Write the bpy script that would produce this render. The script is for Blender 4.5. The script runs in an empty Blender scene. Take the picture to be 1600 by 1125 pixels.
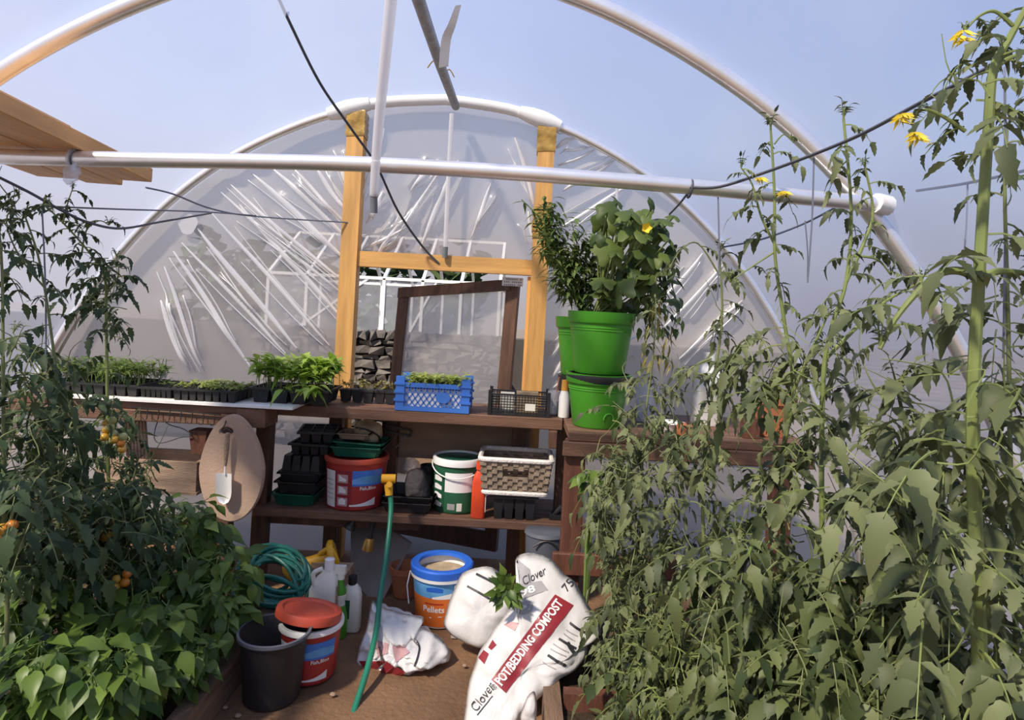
import bpy, bmesh, math, random
from mathutils import Vector, Matrix, noise
from mathutils.bvhtree import BVHTree
V = Vector; PI = math.pi; rnd = random.Random(7)
C = bpy.context.scene.collection
F = 1000.0; CX, CY = 812.0, 490.0; EYE = 1.42; RA = math.radians(3.1)
CA, SA = math.cos(RA), math.sin(RA)
YW = 3.65                                   # the end gable
def uv(px, py):
    dx, dy = px - CX, py - CY
    return (dx*CA + dy*SA)/F, (-dx*SA + dy*CA)/F
def P(px, py, d):                           # photo position at a chosen distance down the tunnel
    u, v = uv(px, py); return V((u*d, d, EYE - v*d))
def G(px, py, z=0.0):                       # photo position on a level surface
    u, v = uv(px, py); return P(px, py, (EYE - z)/v)
# ---------------------------------------------------------------- materials
def nodes(name):
    m = bpy.data.materials.new(name); m.use_nodes = True
    nt = m.node_tree; nt.nodes.clear(); return m, nt, nt.nodes, nt.links
def vmath(c, k): return tuple(min(1.0, x*k) for x in c[:3]) + (1,)
def mat(name, col, rough=.55, metal=0., var=.12, scale=8., bump=0., bscale=60., spec=.5, stretch=None, col2=None, trans=0.):
    m, nt, N, L = nodes(name)
    out = N.new('ShaderNodeOutputMaterial'); b = N.new('ShaderNodeBsdfPrincipled'); L.new(b.outputs[0], out.inputs[0])
    b.inputs['Roughness'].default_value = rough; b.inputs['Metallic'].default_value = metal
    b.inputs['Specular IOR Level'].default_value = spec
    tc = N.new('ShaderNodeTexCoord'); mp = N.new('ShaderNodeMapping'); L.new(tc.outputs['Object'], mp.inputs[0])
    if stretch: mp.inputs['Scale'].default_value = stretch
    nz = N.new('ShaderNodeTexNoise'); nz.inputs['Scale'].default_value = scale; nz.inputs['Detail'].default_value = 5
    L.new(mp.outputs[0], nz.inputs['Vector'])
    r = N.new('ShaderNodeValToRGB'); r.color_ramp.elements[0].position = .3; r.color_ramp.elements[1].position = .7
    r.color_ramp.elements[0].color = vmath(col2 or col, 1-var); r.color_ramp.elements[1].color = vmath(col, 1+var)
    L.new(nz.outputs['Fac'], r.inputs[0]); L.new(r.outputs[0], b.inputs['Base Color'])
    if bump:
        n2 = N.new('ShaderNodeTexNoise'); n2.inputs['Scale'].default_value = bscale; n2.inputs['Detail'].default_value = 4
        L.new(mp.outputs[0], n2.inputs['Vector'])
        bp = N.new('ShaderNodeBump'); bp.inputs['Strength'].default_value = bump; bp.inputs['Distance'].default_value = .01
        L.new(n2.outputs['Fac'], bp.inputs['Height']); L.new(bp.outputs[0], b.inputs['Normal'])
    return m
def leafmat(name, c1, c2, rough=.5, tr=.3):
    m, nt, N, L = nodes(name)
    out = N.new('ShaderNodeOutputMaterial'); b = N.new('ShaderNodeBsdfPrincipled'); t = N.new('ShaderNodeBsdfTranslucent'); mx = N.new('ShaderNodeMixShader')
    g = N.new('ShaderNodeNewGeometry'); r = N.new('ShaderNodeValToRGB')
    r.color_ramp.elements[0].color = c1 + (1,); r.color_ramp.elements[1].color = c2 + (1,)
    L.new(g.outputs['Random Per Island'], r.inputs[0]); L.new(r.outputs[0], b.inputs['Base Color'])
    hs = N.new('ShaderNodeHueSaturation'); hs.inputs['Value'].default_value = 1.5; hs.inputs['Hue'].default_value = .485
    L.new(r.outputs[0], hs.inputs['Color']); L.new(hs.outputs[0], t.inputs[0])
    b.inputs['Roughness'].default_value = rough; b.inputs['Specular IOR Level'].default_value = .35
    mx.inputs[0].default_value = tr
    L.new(b.outputs[0], mx.inputs[1]); L.new(t.outputs[0], mx.inputs[2]); L.new(mx.outputs[0], out.inputs[0])
    return m
def filmmat(name, clear, col=(.9, .92, .96), trl=.6, gloss=.06, scale=1.5):
    m, nt, N, L = nodes(name)
    out = N.new('ShaderNodeOutputMaterial'); tp = N.new('ShaderNodeBsdfTransparent'); tl = N.new('ShaderNodeBsdfTranslucent'); df = N.new('ShaderNodeBsdfDiffuse'); gl = N.new('ShaderNodeBsdfGlossy')
    for n in (tl, df): n.inputs[0].default_value = col + (1,)
    gl.inputs['Roughness'].default_value = .25; tp.inputs[0].default_value = (.97, .98, 1, 1)
    a = N.new('ShaderNodeMixShader'); a.inputs[0].default_value = trl; L.new(df.outputs[0], a.inputs[1]); L.new(tl.outputs[0], a.inputs[2])
    g2 = N.new('ShaderNodeMixShader'); g2.inputs[0].default_value = gloss; L.new(a.outputs[0], g2.inputs[1]); L.new(gl.outputs[0], g2.inputs[2])
    # condensation and dust make the film cloudier in soft patches
    tc = N.new('ShaderNodeTexCoord'); nz = N.new('ShaderNodeTexNoise'); nz.inputs['Scale'].default_value = scale; nz.inputs['Detail'].default_value = 3
    L.new(tc.outputs['Object'], nz.inputs['Vector'])
    mr = N.new('ShaderNodeMapRange'); mr.inputs[1].default_value = .3; mr.inputs[2].default_value = .7; mr.inputs[3].default_value = clear - .07; mr.inputs[4].default_value = clear + .07
    L.new(nz.outputs['Fac'], mr.inputs[0])
    mx = N.new('ShaderNodeMixShader'); L.new(mr.outputs[0], mx.inputs[0]); L.new(g2.outputs[0], mx.inputs[1]); L.new(tp.outputs[0], mx.inputs[2]); L.new(mx.outputs[0], out.inputs[0])
    return m
def clearplastic(name, col, clear=.5):
    return filmmat(name, clear, col, .5, .15, 6.)
M = {}
M['cover'] = filmmat('cover_film', .56, (.50, .55, .70), .6, .03, .8)
M['gable'] = filmmat('gable_film', .30, (.64, .59, .55), .6, .07, 1.2)
M['fold'] = filmmat('fold_highlight_film', .06, (.96, .96, .97), .4, .2, 5.)  # milky doubled film, made whiter so crease highlights are in the colour
M['steel'] = mat('galvanised_steel', (.92, .92, .92), .3, .75, .05, 14)
M['whitetube'] = mat('white_tube', (.86, .86, .86), .4, .1, .05)
M['greypole'] = mat('grey_pole', (.30, .31, .34), .5, .4, .2, 20)
M['whiteplastic'] = mat('white_plastic', (.86, .86, .85), .35, 0, .04)
M['milky'] = clearplastic('milky_plastic', (.93, .92, .93), .25)
M['clearbag'] = clearplastic('clear_plastic', (.85, .87, .92), .6)
M['greyplastic'] = mat('grey_plastic', (.16, .17, .19), .4)
M['pine'] = mat('pine', (.66, .36, .11), .55, 0, .2, 5, .15, 40, stretch=(6, 6, .6))
M['pineh'] = mat('pine_lintel', (.66, .36, .11), .55, 0, .2, 5, .15, 40, stretch=(.6, 6, 6))
M['plank'] = mat('plank_pine', (.64, .34, .12), .5, 0, .18, 4, .1, 40, stretch=(6, .6, 6))
M['tape'] = mat('brown_tape', (.42, .26, .06), .25, 0, .35, 18, .5, 30)
M['darkwood'] = mat('dark_stained_wood', (.115, .058, .036), .6, 0, .3, 6, .3, 40, stretch=(6, 6, .7))
M['benchwood'] = mat('bench_wood', (.17, .088, .055), .65, 0, .35, 5, .3, 40, stretch=(.7, 5, 5))
M['redwood'] = mat('red_brown_wood', (.13, .05, .03), .6, 0, .3, 6, .3, 40, stretch=(5, 5, .7))
M['oldwood'] = mat('weathered_wood', (.36, .25, .17), .7, 0, .35, 6, .4, 40, stretch=(.8, 5, 6))
M['kerb'] = mat('bed_edge_wood', (.20, .125, .08), .75, 0, .35, 6, .4, 40, stretch=(6, .8, 6))
M['soil'] = mat('soil', (.055, .038, .026), .95, 0, .5, 20, 1., 50, .1)
M['pathmat'] = mat('trodden_path', (.20, .115, .065), .9, 0, .28, 3.5, .8, 45, .2)
M['yard'] = mat('yard_ground', (.20, .17, .14), .9, 0, .25, .8, .3, 10, .2)
M['stone'] = mat('wall_stone', (.12, .108, .098), .9, 0, .5, 7, 1., 20, .2)
M['stoned'] = mat('wall_gap', (.05, .045, .04), .95)
M['render'] = mat('grey_render', (.27, .25, .26), .85, 0, .1, 1.2)
M['roof'] = mat('slate_roof', (.26, .26, .30), .7, 0, .15, 3)
M['black'] = mat('black_plastic', (.018, .018, .021), .42, 0, .25, 9)
M['blackrough'] = mat('black_tray_plastic', (.022, .021, .022), .6, 0, .3, 14)
M['charcoal'] = mat('charcoal_plastic', (.022, .020, .022), .5, 0, .25, 9)
M['slategrey'] = mat('slate_grey', (.10, .11, .14), .6)
M['darkgreen'] = mat('dark_green_plastic', (.01, .10, .065), .4, 0, .15)
M['green'] = mat('bright_green_plastic', (.065, .30, .022), .38, 0, .05)
M['labelgreen'] = mat('label_green', (.018, .105, .05), .45, 0, .1)
M['blue'] = mat('blue_plastic', (.055, .20, .66), .4, 0, .08)
M['bluelid'] = mat('blue_rim', (.03, .14, .62), .35, 0, .06)
M['lightblue'] = mat('label_light_blue', (.13, .38, .72), .4, 0, .35, 9)
M['red'] = mat('red_label', (.40, .035, .03), .45, 0, .12)
M['maroon'] = mat('maroon_print', (.27, .025, .035), .45, 0, .1)
M['pinkprint'] = mat('pink_print', (.55, .33, .33), .5, 0, .1)
M['greyprint'] = mat('grey_print', (.36, .35, .36), .5, 0, .1)
M['redlid'] = mat('red_lid', (.50, .075, .04), .5, 0, .12, 6)
M['orange'] = mat('orange_label', (.72, .17, .03), .45, 0, .14, 8)
M['orangered'] = mat('orange_red_plastic', (.70, .07, .02), .4, 0, .06)
M['yellow'] = mat('yellow_plastic', (.78, .40, .02), .4, 0, .08)
M['capyellow'] = mat('amber_cap', (.75, .36, .06), .4)
M['terracotta'] = mat('terracotta', (.45, .16, .07), .8, 0, .15, 9)
M['hose'] = mat('green_hose', (.02, .20, .12), .35, 0, .12)
M['hosedark'] = mat('dark_green_hose', (.02, .16, .12), .35, 0, .15)
M['bag'] = mat('white_bag', (.68, .67, .66), .42, 0, .04, 3, .35, 22)
M['ink'] = mat('black_print', (.03, .03, .035), .5)
M['cream'] = mat('cream_plastic', (.80, .78, .68), .45, 0, .05)
M['poly'] = mat('polystyrene', (.92, .91, .88), .8, 0, .04, 30)
M['beige'] = mat('beige_foam', (.50, .35, .26), .8, 0, .07, 10, .2, 90)
M['brass'] = mat('brass', (.62, .36, .09), .35, .7, .2)
M['iron'] = mat('dark_iron', (.05, .045, .045), .5, .5, .2)
M['shiny'] = mat('shiny_steel', (.92, .92, .92), .3, .35, .03)
M['wire'] = mat('dark_wire', (.07, .075, .09), .6)
M['cord'] = mat('thin_blue_grey_cord', (.16, .18, .24), .6)
M['wicker'] = mat('wicker', (.27, .21, .155), .75, 0, .35, 22, .3, 60)
M['rope'] = mat('white_rope', (.82, .78, .73), .8, 0, .1, 40, .5, 120)
M['slateboard'] = mat('grey_board', (.23, .20, .18), .7, 0, .25, 5)
M['panel'] = mat('brown_panel', (.30, .20, .13), .7, 0, .35, 3, .2, 30, stretch=(.8, 4, 3))
M['tan'] = mat('tan_paper', (.42, .32, .20), .8, 0, .3, 14, .4, 30)
M['darkcloth'] = mat('dark_cloth', (.045, .04, .045), .9, 0, .3, 20, .5, 50)
M['bluenet'] = mat('blue_net', (.05, .12, .40), .6)
M['greycrate'] = mat('dark_grey_wire', (.10, .11, .12), .5, .2)
M['stem'] = mat('tomato_stem', (.17, .20, .075), .6, 0, .2, 12)
M['stempale'] = mat('pale_stem', (.20, .25, .075), .55, 0, .2, 12)
M['stemgreen'] = mat('green_stem', (.14, .22, .05), .6, 0, .2, 12)
M['petal'] = mat('yellow_petal', (.80, .62, .04), .6, 0, .1)
M['tomyellow'] = mat('yellow_tomato', (.62, .36, .05), .3, 0, .1)
M['tomorange'] = mat('orange_tomato', (.62, .22, .03), .3, 0, .12)
M['tomgreen'] = mat('green_tomato', (.42, .42, .15), .3, 0, .12)
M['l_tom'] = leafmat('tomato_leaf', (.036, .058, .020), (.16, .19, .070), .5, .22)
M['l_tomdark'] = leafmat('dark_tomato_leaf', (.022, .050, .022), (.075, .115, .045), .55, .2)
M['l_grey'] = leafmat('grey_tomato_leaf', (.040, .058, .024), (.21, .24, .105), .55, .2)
M['l_pep'] = leafmat('pepper_leaf', (.028, .070, .012), (.17, .26, .05), .4, .28)
M['l_lush'] = leafmat('lush_seedling_leaf', (.20, .36, .04), (.42, .56, .12), .45, .35)
M['l_young'] = leafmat('young_leaf', (.24, .34, .06), (.48, .54, .16), .5, .35)
M['l_feather'] = leafmat('feathery_leaf', (.09, .16, .03), (.20, .27, .07), .6, .3)
M['l_yellowing'] = leafmat('yellowing_leaf', (.18, .17, .05), (.40, .33, .10), .6, .3)
M['l_cuc'] = leafmat('cucumber_leaf', (.025, .055, .014), (.15, .21, .05), .5, .25)
M['l_chil'] = leafmat('chilli_leaf', (.05, .10, .03), (.19, .26, .08), .45, .25)
# ---------------------------------------------------------------- mesh builder
OFF = {}
def tag(o, label=None, cat=None, group=None, kind=None):
    for k, x in (('label', label), ('category', cat), ('group', group), ('kind', kind)):
        if x: o[k] = x
    return o
def thing(name, label, cat, loc, group=None):
    o = bpy.data.objects.new(name, None); C.objects.link(o); o.location = loc; OFF[o] = V(loc); o.empty_display_size = .05
    return tag(o, label, cat, group)
def frame(z, x=None):                        # rotation whose local z is z
    z = V(z).normalized(); x = V(x) if x else (V((1, 0, 0)) if abs(z.x) < .9 else V((0, 1, 0)))
    y = z.cross(x).normalized(); x = y.cross(z); return Matrix((x, y, z)).transposed()
class MB:
    def __init__(s): s.v = []; s.f = []
    def add(s, vs, fs):
        b = len(s.v); s.v += [V(p) for p in vs]; s.f += [tuple(b+i for i in q) for q in fs]; return s
    def box(s, c, d, R=None, taper=1.):
        x, y, z = d[0]/2, d[1]/2, d[2]/2; R = R or Matrix.Identity(3); c = V(c); t = taper
        vs = [c + R @ V(p) for p in ((-x*t, -y*t, -z), (x*t, -y*t, -z), (x*t, y*t, -z), (-x*t, y*t, -z), (-x, -y, z), (x, -y, z), (x, y, z), (-x, y, z))]
        return s.add(vs, [(0, 3, 2, 1), (4, 5, 6, 7), (0, 1, 5, 4), (1, 2, 6, 5), (2, 3, 7, 6), (3, 0, 4, 7)])
    def span(s, lo, hi): return s.box([(a+b)/2 for a, b in zip(lo, hi)], [abs(b-a) for a, b in zip(lo, hi)])
    def bar(s, a, b, w, h, x=(1, 0, 0)):      # rectangular bar from a to b
        a, b = V(a), V(b); return s.box((a+b)/2, (w, h, (b-a).length), frame(b-a, x))
    def tube(s, pts, r, n=8, cap=True, closed=False):
        pts = [V(p) for p in pts]; m = len(pts); rr = r if isinstance(r, (list, tuple)) else [r]*m
        vs = []; ref = None
        for i, p in enumerate(pts):
            a = pts[(i-1) % m] if (i or closed) else p; b = pts[(i+1) % m] if (i < m-1 or closed) else p
            t = (b-a).normalized()
            if ref is None: ref = t.orthogonal().normalized()
            ref = (ref - t*ref.dot(t)); ref = ref.normalized() if ref.length > 1e-6 else t.orthogonal().normalized()
            w = t.cross(ref)
            vs += [p + (ref*math.cos(2*PI*k/n) + w*math.sin(2*PI*k/n))*rr[i] for k in range(n)]
        fs = [(i*n+k, i*n+(k+1) % n, ((i+1) % m)*n+(k+1) % n, ((i+1) % m)*n+k) for i in range(m if closed else m-1) for k in range(n)]
        if cap and not closed: fs += [tuple(range(n))[::-1], tuple((m-1)*n+k for k in range(n))]
        return s.add(vs, fs)
    def lathe(s, prof, o=(0, 0, 0), n=32, R=None, close=False):
        o = V(o); R = R or Matrix.Identity(3); m = len(prof)
        vs = [o + R @ V((r*math.cos(2*PI*k/n), r*math.sin(2*PI*k/n), z)) for r, z in prof for k in range(n)]
        mm = m if close else m-1
        fs = [(i*n+k, i*n+(k+1) % n, ((i+1) % m)*n+(k+1) % n, ((i+1) % m)*n+k) for i in range(mm) for k in range(n)]
        if not close:
            if prof[0][0] > 1e-5: fs.append(tuple(range(n))[::-1])
            if prof[-1][0] > 1e-5: fs.append(tuple((m-1)*n+k for k in range(n)))
        return s.add(vs, fs)
    def ball(s, c, r, n=10, sq=(1, 1, 1)):
        m = max(5, n//2+1); c = V(c); vs = []
        for i in range(m):
            a = PI*(i+.001)/(m-1+.002)
            vs += [c + V((r*sq[0]*math.sin(a)*math.cos(2*PI*k/n), r*sq[1]*math.sin(a)*math.sin(2*PI*k/n), -r*sq[2]*math.cos(a))) for k in range(n)]
        return s.add(vs, [(i*n+k, i*n+(k+1) % n, (i+1)*n+(k+1) % n, (i+1)*n+k) for i in range(m-1) for k in range(n)])
    def prism(s, poly, off):
        poly = [V(p) for p in poly]; n = len(poly); off = V(off)
        return s.add(poly + [p+off for p in poly], [tuple(range(n))[::-1], tuple(range(n, 2*n))] + [(i, (i+1) % n, n+(i+1) % n, n+i) for i in range(n)])
    def leaf(s, b, d, L, W, up=(0, 0, 1), fold=.25, bend=.3, shape=(.0, .7, 1., .72, .3), jag=0.):
        # an ovate blade: a folded midrib, curved down along its length
        b, d = V(b), V(d).normalized(); up = V(up); sd = d.cross(up)
        if sd.length < 1e-3: sd = d.orthogonal()
        sd.normalize(); n = sd.cross(d).normalized(); m = len(shape); vs = []; k0 = len(s.v)
        for i, w in enumerate(shape):
            t = i/m; p = b + d*L*t - n*bend*L*t*t; jj = (1+jag*(rnd.random()-.5)*2)
            hw = W*.5*w*jj
            if i == 0: vs.append(p); continue
            vs += [p + sd*hw + n*fold*hw, p, p - sd*hw + n*fold*hw]
        vs.append(b + d*L - n*bend*L)
        fs = [(0, 2, 1), (0, 3, 2)]
        for i in range(m-2):
            a = 1+3*i; fs += [(a, a+1, a+4, a+3), (a+1, a+2, a+5, a+4)]
        a = 1+3*(m-2); e = len(vs)-1; fs += [(a, a+1, e), (a+1, a+2, e)]
        return s.add(vs, fs)
    def build(s, name, m, parent=None, smooth=True, loc=None, autos=True):
        o0 = OFF[parent] if parent is not None else V(loc or (0, 0, 0))
        me = bpy.data.meshes.new(name); me.from_pydata([tuple(p - o0) for p in s.v], [], s.f); me.update()
        o = bpy.data.objects.new(name, me); C.objects.link(o); OFF[o] = o0
        me.materials.append(M[m] if isinstance(m, str) else m)
        if parent is not None: o.parent = parent
        else: o.location = o0
        if smooth:
            me.polygons.foreach_set('use_smooth', [True]*len(me.polygons))
            if autos:
                try: me.set_sharp_from_angle(angle=math.radians(38))
                except Exception: pass
        return o
def single(mb, name, m, label, cat, group=None, loc=None, **k):
    if loc is None:
        zs = min(mb.v, key=lambda p: p.z); loc = (sum(p.x for p in mb.v)/len(mb.v), sum(p.y for p in mb.v)/len(mb.v), zs.z)
    return tag(mb.build(name, m, None, loc=loc, **k), label, cat, group)
def struct(mb, name, m, **k): return tag(mb.build(name, m, **k), kind='structure')
def smooth(pts, n=6):                        # Catmull-Rom through points
    pts = [V(p) for p in pts]; out = []
    for i in range(len(pts)-1):
        p0, p1, p2, p3 = pts[max(i-1, 0)], pts[i], pts[i+1], pts[min(i+2, len(pts)-1)]
        for k in range(n):
            t = k/n; out.append(.5*((2*p1) + (p2-p0)*t + (2*p0-5*p1+4*p2-p3)*t*t + (3*p1-p0-3*p2+p3)*t**3))
    return out + [pts[-1]]
def pp(lst, d=None): return [P(q[0], q[1], q[2] if len(q) > 2 else d) for q in lst]
_tx = {}
def text2d(s, bold=0.):                      # letters as flat outlines, unit cap size
    if (s, bold) in _tx: return _tx[(s, bold)]
    cu = bpy.data.curves.new('lettering', 'FONT'); cu.body = s; cu.size = 1; cu.offset = bold; cu.resolution_u = 3
    ob = bpy.data.objects.new('lettering', cu); C.objects.link(ob)
    dg = bpy.context.evaluated_depsgraph_get(); me = bpy.data.meshes.new_from_object(ob.evaluated_get(dg))
    bm = bmesh.new(); bm.from_mesh(me); bmesh.ops.triangulate(bm, faces=bm.faces[:])
    vs = [(p.co.x, p.co.y) for p in bm.verts]; fs = [tuple(q.index for q in f.verts) for f in bm.faces]; bm.free()
    bpy.data.objects.remove(ob); bpy.data.curves.remove(cu); bpy.data.meshes.remove(me)
    x0 = min(p[0] for p in vs); x1 = max(p[0] for p in vs); y0 = min(p[1] for p in vs); y1 = max(p[1] for p in vs)
    vs = [((x-x0)/(x1-x0), (y-y0)/(y1-y0)) for x, y in vs]; _tx[(s, bold)] = (vs, fs, (x1-x0)/(y1-y0)); return _tx[(s, bold)]
# ================================================================ the tunnel
AX = -.48                                     # tunnel axis
PROF = [(0, 2.60), (.35, 2.565), (.6, 2.495), (.8, 2.42), (1.05, 2.295), (1.30, 2.135), (1.52, 1.945), (1.72, 1.725), (1.90, 1.475), (2.06, 1.21), (2.2, .93), (2.33, .64), (2.43, .3), (2.5, -.05)]
half = smooth([V((x, 0, z)) for x, z in PROF], 4)
ARC = [V((AX-p.x, 0, p.z)) for p in half[::-1]] + [V((AX+p.x, 0, p.z)) for p in half[1:]]
def ztop(x):
    x = abs(x-AX)
    for a, b in zip(half, half[1:]):
        if a.x <= x <= b.x and b.x > a.x: return a.z + (b.z-a.z)*(x-a.x)/(b.x-a.x)
    return half[-1].z
# cover: one sheet, hoop to hoop
mb = MB(); ys = [-2.4 + i*.11 for i in range(56)]; ys = [y for y in ys if y < YW-.02] + [YW+.02]
vs = []
for y in ys:
    for i, p in enumerate(ARC):
        w = .010*noise.noise(V((i*.16, y*1.1, 3)))
        n = V((p.x-AX, 0, p.z-.4)).normalized(); vs.append(V((p.x, y, p.z)) + n*(.033 + w))
na = len(ARC)
mb.add(vs, [(j*na+i, j*na+i+1, (j+1)*na+i+1, (j+1)*na+i) for j in range(len(ys)-1) for i in range(na-1)])
struct(mb, 'ceiling', 'cover', autos=False)
# gable film, gathered into pleats; the doorway stays open
PXL, PXR, LZ = -.97, .098, 1.68
pleats = [(392, 270, 545, 408), (455, 262, 545, 352), (492, 262, 546, 335), (340, 296, 538, 462), (309, 356, 462, 545), (284, 378, 447, 552), (270, 392, 392, 572), (255, 417, 316, 572), (250, 470, 292, 572),
          (356, 285, 542, 446), (377, 320, 536, 500), (330, 330, 515, 540), (425, 262, 544, 372), (520, 235, 549, 300),
          (1012, 498, 1098, 396), (1030, 520, 1130, 415), (862, 590, 905, 520), (860, 560, 900, 500), (856, 610, 1000, 520), (856, 470, 900, 430), (880, 300, 960, 250), (872, 260, 930, 235), (868, 360, 985, 290), (1060, 560, 1160, 470), (868, 230, 900, 215), (866, 420, 905, 395),
          (642, 330, 590, 400), (692, 262, 622, 372), (716, 250, 655, 390), (772, 280, 735, 372), (600, 300, 572, 350), (805, 215, 838, 330), (600, 200, 565, 320), (570, 390, 640, 355), (690, 250, 640, 300), (826, 330, 838, 400)]
segs = []; rp = random.Random(17); thin = []
for x1, y1, x2, y2 in list(pleats):
    for k in range(2):                       # finer tucks beside each main one
        o = rp.choice((-1, 1))*rp.uniform(7, 17); s0, s1 = rp.uniform(0, .35), rp.uniform(.65, 1.05); L_ = math.hypot(x2-x1, y2-y1); nx_, ny_ = -(y2-y1)/L_, (x2-x1)/L_
        thin.append((x1+(x2-x1)*s0+nx_*o*1.3, y1+(y2-y1)*s0+ny_*o*1.3, x1+(x2-x1)*s1+nx_*o*.5, y1+(y2-y1)*s1+ny_*o*.5))
NM = len(pleats)
for x1, y1, x2, y2 in pleats + thin:
    a, b = P(x1, y1, YW), P(x2, y2, YW); segs.append((V((a.x, a.z)), V((b.x, b.z))))
def pleat_h(x, z):
    h = 0.
    q = V((x, z))
    for a, b in segs:
        d = b-a; t = (q-a).dot(d)/d.length_squared
        if -.1 < t < 1.1:
            e = (q - a - d*t).length; h += .018*math.exp(-(e/.024)**2)*max(0, min(1, (t+.1)*5, (1.1-t)*5))
    return h
mb = MB(); xs = []
x = AX-2.48
while x < AX+2.48: xs.append(x); x += .02
rows = 110; idx = {}; vs = []
xs = sorted([x for x in xs if min(abs(x-PXL), abs(x-PXR)) > .012] + [PXL, PXR])
for i, x in enumerate(xs):
    top = ztop(x)
    for j in range(rows+1):
        z = top*j/rows
        if PXL <= x <= PXR: z = LZ + (top-LZ)*j/rows
        y = YW + .02 - pleat_h(x, z) + .012*noise.noise(V((x*2.2, z*2.2, 1.)))
        idx[i, j] = len(vs); vs.append(V((x, y, z)))
fs = []
for i in range(len(xs)-1):
    if xs[i] == PXR or xs[i+1] == PXL:       # film each side runs behind the posts
        pass
    for j in range(rows):
        if (xs[i+1] == PXL) or (xs[i] == PXR): continue
        fs.append((idx[i, j], idx[i+1, j], idx[i+1, j+1], idx[i, j+1]))
mb.add(vs, fs); w = struct(mb, 'wall_back', 'gable', autos=False)
# long tapering tucks of folded film, whitened to paint highlights along the creases
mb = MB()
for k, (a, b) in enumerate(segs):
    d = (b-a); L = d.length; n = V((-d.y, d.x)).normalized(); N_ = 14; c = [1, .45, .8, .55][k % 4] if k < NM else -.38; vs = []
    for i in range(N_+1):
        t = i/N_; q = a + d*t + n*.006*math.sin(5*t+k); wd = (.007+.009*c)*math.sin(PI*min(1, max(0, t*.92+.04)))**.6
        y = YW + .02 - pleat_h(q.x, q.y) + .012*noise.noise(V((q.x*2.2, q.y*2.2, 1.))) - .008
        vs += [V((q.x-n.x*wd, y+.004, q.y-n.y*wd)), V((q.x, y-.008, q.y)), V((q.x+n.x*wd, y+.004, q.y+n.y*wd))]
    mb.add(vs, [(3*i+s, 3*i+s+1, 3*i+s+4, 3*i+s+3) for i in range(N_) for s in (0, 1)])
mb.build('fold_highlight', 'fold', w, autos=False)
# repair patch
mb = MB(); c = P(293, 350, YW-.012); mb.prism([c+V((.055*math.cos(t)*(1+.15*math.sin(3*t)), 0, .06*math.sin(t))) for t in [i*PI/10 for i in range(20)]], (0, .003, 0))
mb.build('repair_patch', 'milky', w)
# ground
mb = MB(); nx, ny = 40, 60
vs = [V((AX-2.6+5.2*i/nx, -2.5+6.2*j/ny, .012*noise.noise(V((i*.35, j*.3, 0)))-.004)) for j in range(ny+1) for i in range(nx+1)]
mb.add(vs, [(j*(nx+1)+i, j*(nx+1)+i+1, (j+1)*(nx+1)+i+1, (j+1)*(nx+1)+i) for j in range(ny) for i in range(nx)])
struct(mb, 'floor', 'pathmat', autos=False)
mb = MB(); mb.add([(-60, -60, -.05), (60, -60, -.05), (60, 60, -.05), (-60, 60, -.05)], [(0, 1, 2, 3)]); struct(mb, 'ground', 'yard')
# hoops
def hoop(y, r, label):
    t = thing('steel_hoop', label, 'hoop', (AX, y, 0), 'tunnel hoops')
    mb = MB(); mb.tube([V((p.x, y, p.z)) for p in ARC], r, 12); mb.build('tube', 'steel', t); return t
h1 = hoop(3.60, .024, 'pale steel hoop that edges the pleated end wall')
h2 = hoop(2.15, .029, 'nearer steel hoop arching over the crop bar')
mb = MB(); mid = [p for p in ARC if abs(p.x-AX+.02) < .62]
mb.tube([V((p.x, 3.60, p.z)) for p in mid], .030, 12); mb.build('white_sleeve', 'whiteplastic', h1)['label'] = 'white sleeve over the crown'
for sx in (-1, 1):
    mb = MB(); q = [p for p in ARC if .40 < sx*(p.x-AX) < .66]; mb.tube([V((p.x, 3.59, p.z)) for p in q], [.034+.016*math.sin(PI*i/(len(q)-1)) for i in range(len(q))], 10); mb.build('tape_wrap', 'whiteplastic', h1)
# crop bar
t = thing('crop_bar', 'long horizontal steel tube tied across the nearer hoop', 'bar', P(700, 262, 2.11))
bp = [P(-120, 240, 2.11), P(120, 248, 2.11), P(580, 257, 2.11), P(1000, 285, 2.11), P(1386, 321, 2.11)]
mb = MB(); mb.tube(smooth(bp, 5), [.0255]*21, 14); mb.build('tube', 'steel', t)
mb = MB(); mb.tube([P(1368, 317, 2.10), P(1388, 322, 2.115)], .033, 10); mb.build('end_clamp', 'whiteplastic', t)
for x, y in ((1078, 295), (118, 247)):
    mb = MB(); c = P(x, y, 2.11); mb.tube([c+V((.003*math.sin(a), .029*math.cos(a), .029*math.sin(a))) for a in [i*PI/7 for i in range(14)]], .004, 6, closed=True); mb.build('tie_wire', 'wire', t)
# ridge pole
t = thing('ridge_pole', 'dark grey ridge pole running to the top of the end hoop', 'pole', P(712, 160, 3.6))
a, b = P(712, 166, 3.57), P(650, -12, 2.15); mb = MB(); mb.tube([a, a.lerp(b, .5)+V((0, 0, -.012)), b, b+(b-a)*.3], .0235, 10); mb.build('pole', 'greypole', t)
for f, dx in ((.42, .05), (.5, -.06), (.62, .045)):
    mb = MB(); c = a.lerp(b, f); mb.tube(smooth([c+V((0, 0, -.015)), c+V((dx*.5, 0, .012)), c+V((dx, .01, -.02))], 4), .003, 5); mb.build('tape_end', 'tape', t)
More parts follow.
